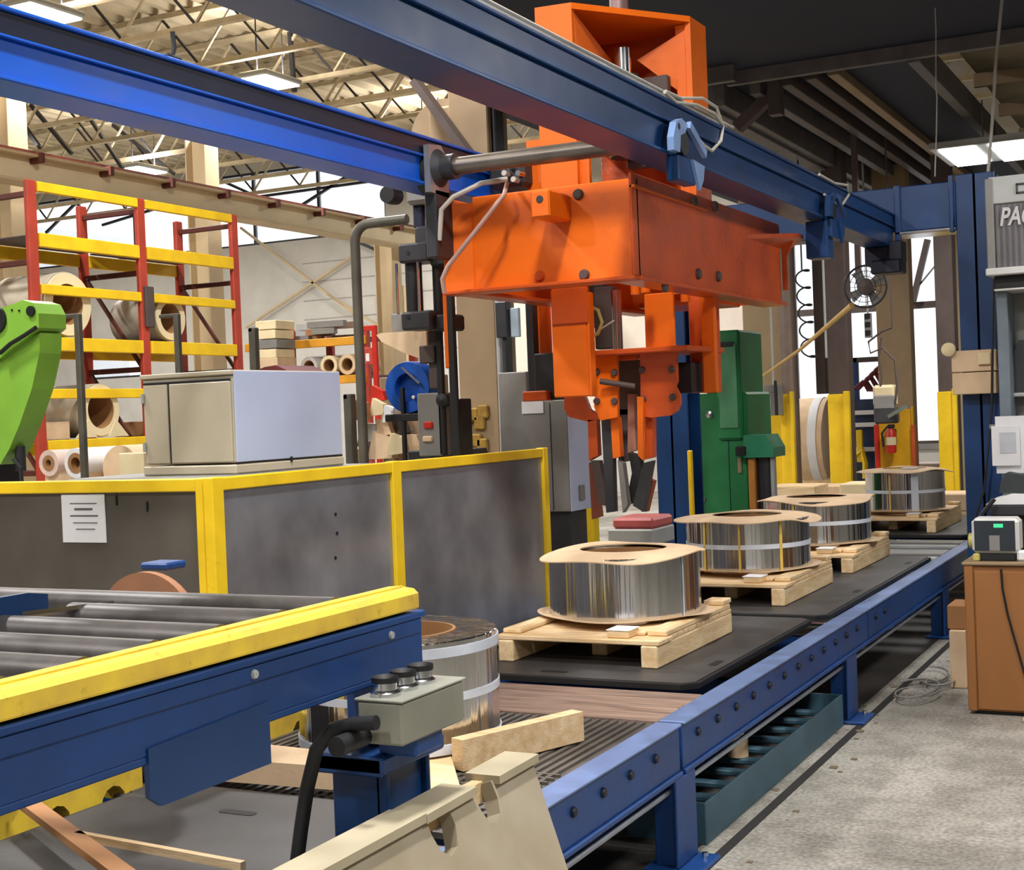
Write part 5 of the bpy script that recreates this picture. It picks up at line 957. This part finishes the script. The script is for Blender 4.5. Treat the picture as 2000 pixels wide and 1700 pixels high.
# ------------------------------------------------------------------ things at and beside the portal post
t = thing('cardboard_pad', 'flattened cardboard pad strapped round the blue portal post', 'cardboard', (-1.55, 10.1, 1.95)); x0, x1, z0, z1 = rect(1859, 684, 1946, 770, 10.08); zm = (z0+z1)/2
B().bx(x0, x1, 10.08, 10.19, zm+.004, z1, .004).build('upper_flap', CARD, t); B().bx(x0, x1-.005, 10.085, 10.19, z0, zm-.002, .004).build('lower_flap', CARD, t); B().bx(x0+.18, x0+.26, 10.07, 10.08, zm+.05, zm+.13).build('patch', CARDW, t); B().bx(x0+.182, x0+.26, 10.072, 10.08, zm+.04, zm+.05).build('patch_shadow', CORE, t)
q = W(1852, 683, y=10.05); t = thing('round_lamp', 'small round pale lamp left of the cardboard pad', 'lamp', (q.x, 10.1, q.z)); B().lathe((q.x, 10.05, q.z), [(.001, -.02), (.03, -.015), (.048, .0), (.048, .03), (.001, .03)], 'y', 24, False).build('dome', CARDW, t); B().bx(q.x-.01, -1.68, 10.08, 10.1, q.z-.01, q.z+.01).build('arm', DGREY, t)
q = W(1952, 705, y=10.25); one(B().lathe((q.x-.03, 10.22, q.z), [(.03, 0), (.075, 0), (.075, .05), (.03, .05)], 'x', 24), 'cable_coil', CABLE, 'black cable loop hooked on the right of the portal post', 'cable')
b = B().tube([(-1.40, 10.15, 3.2)]+[W(px, py, y=10.05) for px, py in ((1944, 380), (1941, 520), (1938, 690), (1937, 800), (1928, 900), (1922, 960), (1905, 1010), (1898, 1040))], .008, 6); one(b, 'signal_cable', CABLE, 'thin cable running down the right edge of the portal post', 'cable')
# packing station
t = thing('packing_station', 'grey packing station housing with lettering PAC at the right edge', 'machine', (-.9, 9.6, 0)); YP = 9.5
x0, _, _, z1 = rect(1934, 342, 2000, 1000, YP); x1 = x0+1.3; zz = lambda y: W(1975, y, y=YP).z
B().bx(x0+.02, x1, YP, YP+.5, zz(396), zz(342)).build('header', LGREY, t); B().bx(x0, x0+.05, YP-.01, YP+.5, zz(530), zz(345)).build('corner_trim', GREY, t)
RIB = M('ribbed_grey', (112, 108, 112), .55); pr = B().bx(x0+.05, x1, YP+.01, YP+.4, zz(524), zz(396)).build('ribbed_panel', RIB, t); k = x0+.06
while k < x1: B().bx(k, k+.022, YP, YP+.012, zz(522), zz(398), .003).build('panel_rib', RIB, pr); k += .036
B().bx(x0-.01, x1, YP-.03, YP+.5, zz(536), zz(522)).build('lower_trim', BEZEL, t); B().bx(x0+.03, x1, YP+.05, YP+.5, zz(562), zz(536)).build('dark_band', BLACK, t); B().bx(x0+.03, x1, YP+.03, YP+.5, zz(566), zz(562)).build('thin_trim', BEZEL, t)
B().bx(x0+.03, x1, YP+.42, YP+.5, zz(1000), zz(566)).build('back_panel', GREY, t); B().bx(x0+.03, x0+.1, YP+.1, YP+.42, zz(1000), zz(566)).build('side_panel', M('blue_grey', (112, 124, 134), .5), t)
x2 = W(1962, 700, y=YP).x; B().prism([(x2, YP+.3, zz(770)), (x2+.3, YP+.3, zz(770)), (x2+.3, YP+.3, zz(662)), (x2+.05, YP+.3, zz(662)), (x2, YP+.3, zz(700))], (0, .08, 0)).build('dark_hopper', DGREY, t); B().bx(x2-.02, x1, YP+.26, YP+.4, zz(776), zz(768)).build('hopper_ledge', LGREY, t)
B().bx(x0+.1, x1, YP+.1, YP+.5, 0, zz(1000)).build('base', DGREY, t)
bx_ = W(1984, 368, y=YP-.005); fr = B()
for (a, c, d, e) in ((0, .09, 0, .012), (0, .09, .055, .067), (0, .012, 0, .067), (.078, .09, 0, .067)): fr.bx(bx_.x+a, bx_.x+c, YP-.008, YP, bx_.z-.035+d, bx_.z-.035+e, .002)
fr.build('header_emblem', DGREY, t)
cu = bpy.data.curves.new('lettering', 'FONT'); cu.body = 'PAC'; cu.size = .160; cu.extrude = .003; cu.shear = .25; cu.offset = .004
lt = bpy.data.objects.new('lettering', cu); COL.objects.link(lt); lt.data.materials.append(M('letter_white', (206, 204, 204), .5)); dg = bpy.context.evaluated_depsgraph_get()
me = bpy.data.meshes.new_from_object(lt.evaluated_get(dg)); bpy.data.objects.remove(lt); lt = bpy.data.objects.new('lettering', me); COL.objects.link(lt)
lt.parent = t; pl = W(1952, 441, y=YP-.004); lt.rotation_euler = (R(90), 0, 0); lt.scale = (.68, 1, 1); lt.location = Vector((pl.x, YP-.006, pl.z))-Vector((-.9, 9.6, 0))
# paper sheets on the post
t = thing('paper_sheets', 'white printed sheets hanging in a sleeve right of the portal post', 'papers', (-1.2, 9.9, 1.3)); x0, x1, z0, z1 = rect(1937, 832, 1992, 910, 9.3); B().bx(x0, x1, 9.3, 9.306, z0, z1, .001).build('sheet', WHITE, t); B().bx(x0+.02, x1+.14, 9.33, 9.336, z0-.05, z1+.06, .001).build('sheet', WHITE, t); B().bx(x0+.05, x1-.02, 9.297, 9.3, z0+.08, z1-.04, .001).build('print_block', M('pale_print', (196, 200, 208), .7), t); B().bx(x0-.02, x1+.2, 9.345, 9.365, z1-.02, z1+.01).build('clip_bar', GREY, t); B().bx(x1-.02, x1, 9.365, 9.5, z1-.02, z1+.0).build('bracket', GREY, t)
# brown cabinet with clutter
YA = 7.5; t = thing('brown_cabinet', 'brown board cabinet with cable down its front at the right edge', 'cabinet', (-.95, 7.75, 0)); x0 = W(1887, 1250, y=YA).x; zt_ = .775
B().bx(x0, x0+.62, YA+.012, YA+.55, .02, zt_).build('body', BOARD, t); B().bx(x0+.05, x0+.62, YA, YA+.012, .03, zt_-.03).build('front_panel', BOARD, t); B().bx(x0-.01, x0+.64, YA-.01, YA+.57, zt_, zt_+.018).build('top_board', TAND, t); B().bx(x0, x0+.045, YA-.002, YA+.012, .02, zt_).build('edge_strip', BOARD, t); B().bx(x0+.03, x0+.6, YA+.03, YA+.52, 0, .02).build('plinth', BLACK, t)
B().tube([W(px, py, y=YA-.015) for px, py in ((1955, 1112), (1958, 1150), (1968, 1200), (1985, 1260), (2005, 1330))], .006, 6).build('cable', BLACK, t)
zt_ += .018
YD = 7.42+.12; t = thing('display_unit', 'white-bezelled display unit with green light on the brown cabinet', 'display', (W(1940, 1085, y=YD).x, YD, zt_)); x0, x1, z0, z1 = rect(1897, 1013, 1990, 1082, YD)
B().bx(x0, x1, YD, YD+.16, z0, z1, .02).build('bezel', BEZEL, t); B().bx(x0+.015, x1-.018, YD-.004, YD+.002, z0+.014, z1-.012, .006).build('screen', SCREEN, t); a = (x1-x0); B().bx(x0+a*.48, x0+a*.68, YD-.007, YD-.003, z0+.135, z0+.155, .004).build('status_light', GLED, t); B().bx(x0+a*.38, x0+a*.6, YD-.006, YD-.003, z0+.016, z0+.095, .002).build('screen_block', GREY, t)
B().bx(x0+.02, x1-.02, YD+.01, YD+.14, zt_, z0).build('foot', BLACK, t); B().lathe((x0-.012, YD+.06, (z0+z1)/2-.03), [(.001, -.012), (.04, -.008), (.04, .012), (.001, .012)], 'x', 20, False).build('side_knob', M('olive_yellow', (182, 176, 84), .5), t)
B().bx(x0+.005, x0+.04, YD-.01, YD+.02, zt_, z0-.0).build('yellow_tag', M('tag_yellow', (198, 186, 96), .6), t)
x0, x1, z0, z1 = rect(1935, 985, 2010, 1008, 7.9); t = thing('dark_tray', 'dark tray holding papers above the display unit', 'tray', (x0+.3, 8, .79)); B().bx(x0, x0+.5, 7.85, 8.05, z0, z1, .01).build('tray', DGREY, t); B().bx(x0+.1, x0+.45, 7.9, 8.0, .795, z0).build('tray_foot', BLACK, t)
one(B().prism([(x0-.02, 7.86, z1+.001), (x0+.4, 7.86, z1+.001), (x0+.4, 7.86, z1+.05), (x0+.12, 7.86, z1+.06), (x0+.02, 7.86, z1+.03)], (0, .16, 0)), 'paper_pile', WHITE, 'crumpled white papers lying in the dark tray', 'papers')
one(B().prism([(x0+.05, 7.87, z1+.062), (x0+.35, 7.87, z1+.062), (x0+.35, 7.87, z1+.13), (x0+.2, 7.87, z1+.15), (x0+.09, 7.87, z1+.17), (x0+.06, 7.87, z1+.12)], (0, .13, 0)), 'black_bag', M('soft_black', (52, 58, 60), .7), 'dark grey soft bag on the papers at the right edge', 'bag')
b = B().tube([W(px, py, y=7.8) for px, py in ((1942, 975), (1930, 990), (1918, 1005), (1915, 1025), (1922, 1060), (1930, 1085))], .012, 8); one(b, 'black_lead', CABLE, 'black lead curling down behind the display unit', 'cable')
q = W(1994, 1092, y=7.55); one(B().bx(q.x-.02, q.x+.05, 7.55, 7.6, zt_, zt_+.055, .01), 'small_bottle', WHITE, 'small white pack on the cabinet edge right of the display', 'pack')
# small boxes beside the cabinet
t = thing('carton', 'narrow tan carton standing left of the brown cabinet', 'carton', (-1.42, 8.1, 0)); x0, x1, z0, z1 = rect(1855, 1232, 1886, 1338, 8.15); B().bx(x0, x1, 8.15, 8.4, 0, z1).build('lower_box', CARD, t); B().bx(x0-.01, x1, 8.17, 8.42, z1+.002, z1+.14).build('upper_box', CARDD, t)
rd = random.Random(21)
for k in range(4):
    c = Vector((-1.58+rd.uniform(-.06, .06), 8.25+rd.uniform(-.45, .35), .006)); an = rd.uniform(0, 6.28); pts = []
    for j in range(12): f = j/11; pts.append(c+Vector((math.cos(an+f*4.2)*(.05+.09*f), math.sin(an+f*4.2)*(.12+.16*f), .006+.01*k+.02*f*f)))
    one(B().tube(pts, .006, 6), 'strap_scrap', GREY, ['short', 'nearest', 'longest curled', 'farthest'][k]+' strap offcut on the floor left of the brown cabinet', 'strap', 'strap offcuts on the floor')
one(B().bx(-.98, -.85, 7.38, 7.46, 0, .025), 'floor_board', WOOD, 'small board scrap lying at the foot of the brown cabinet', 'timber')
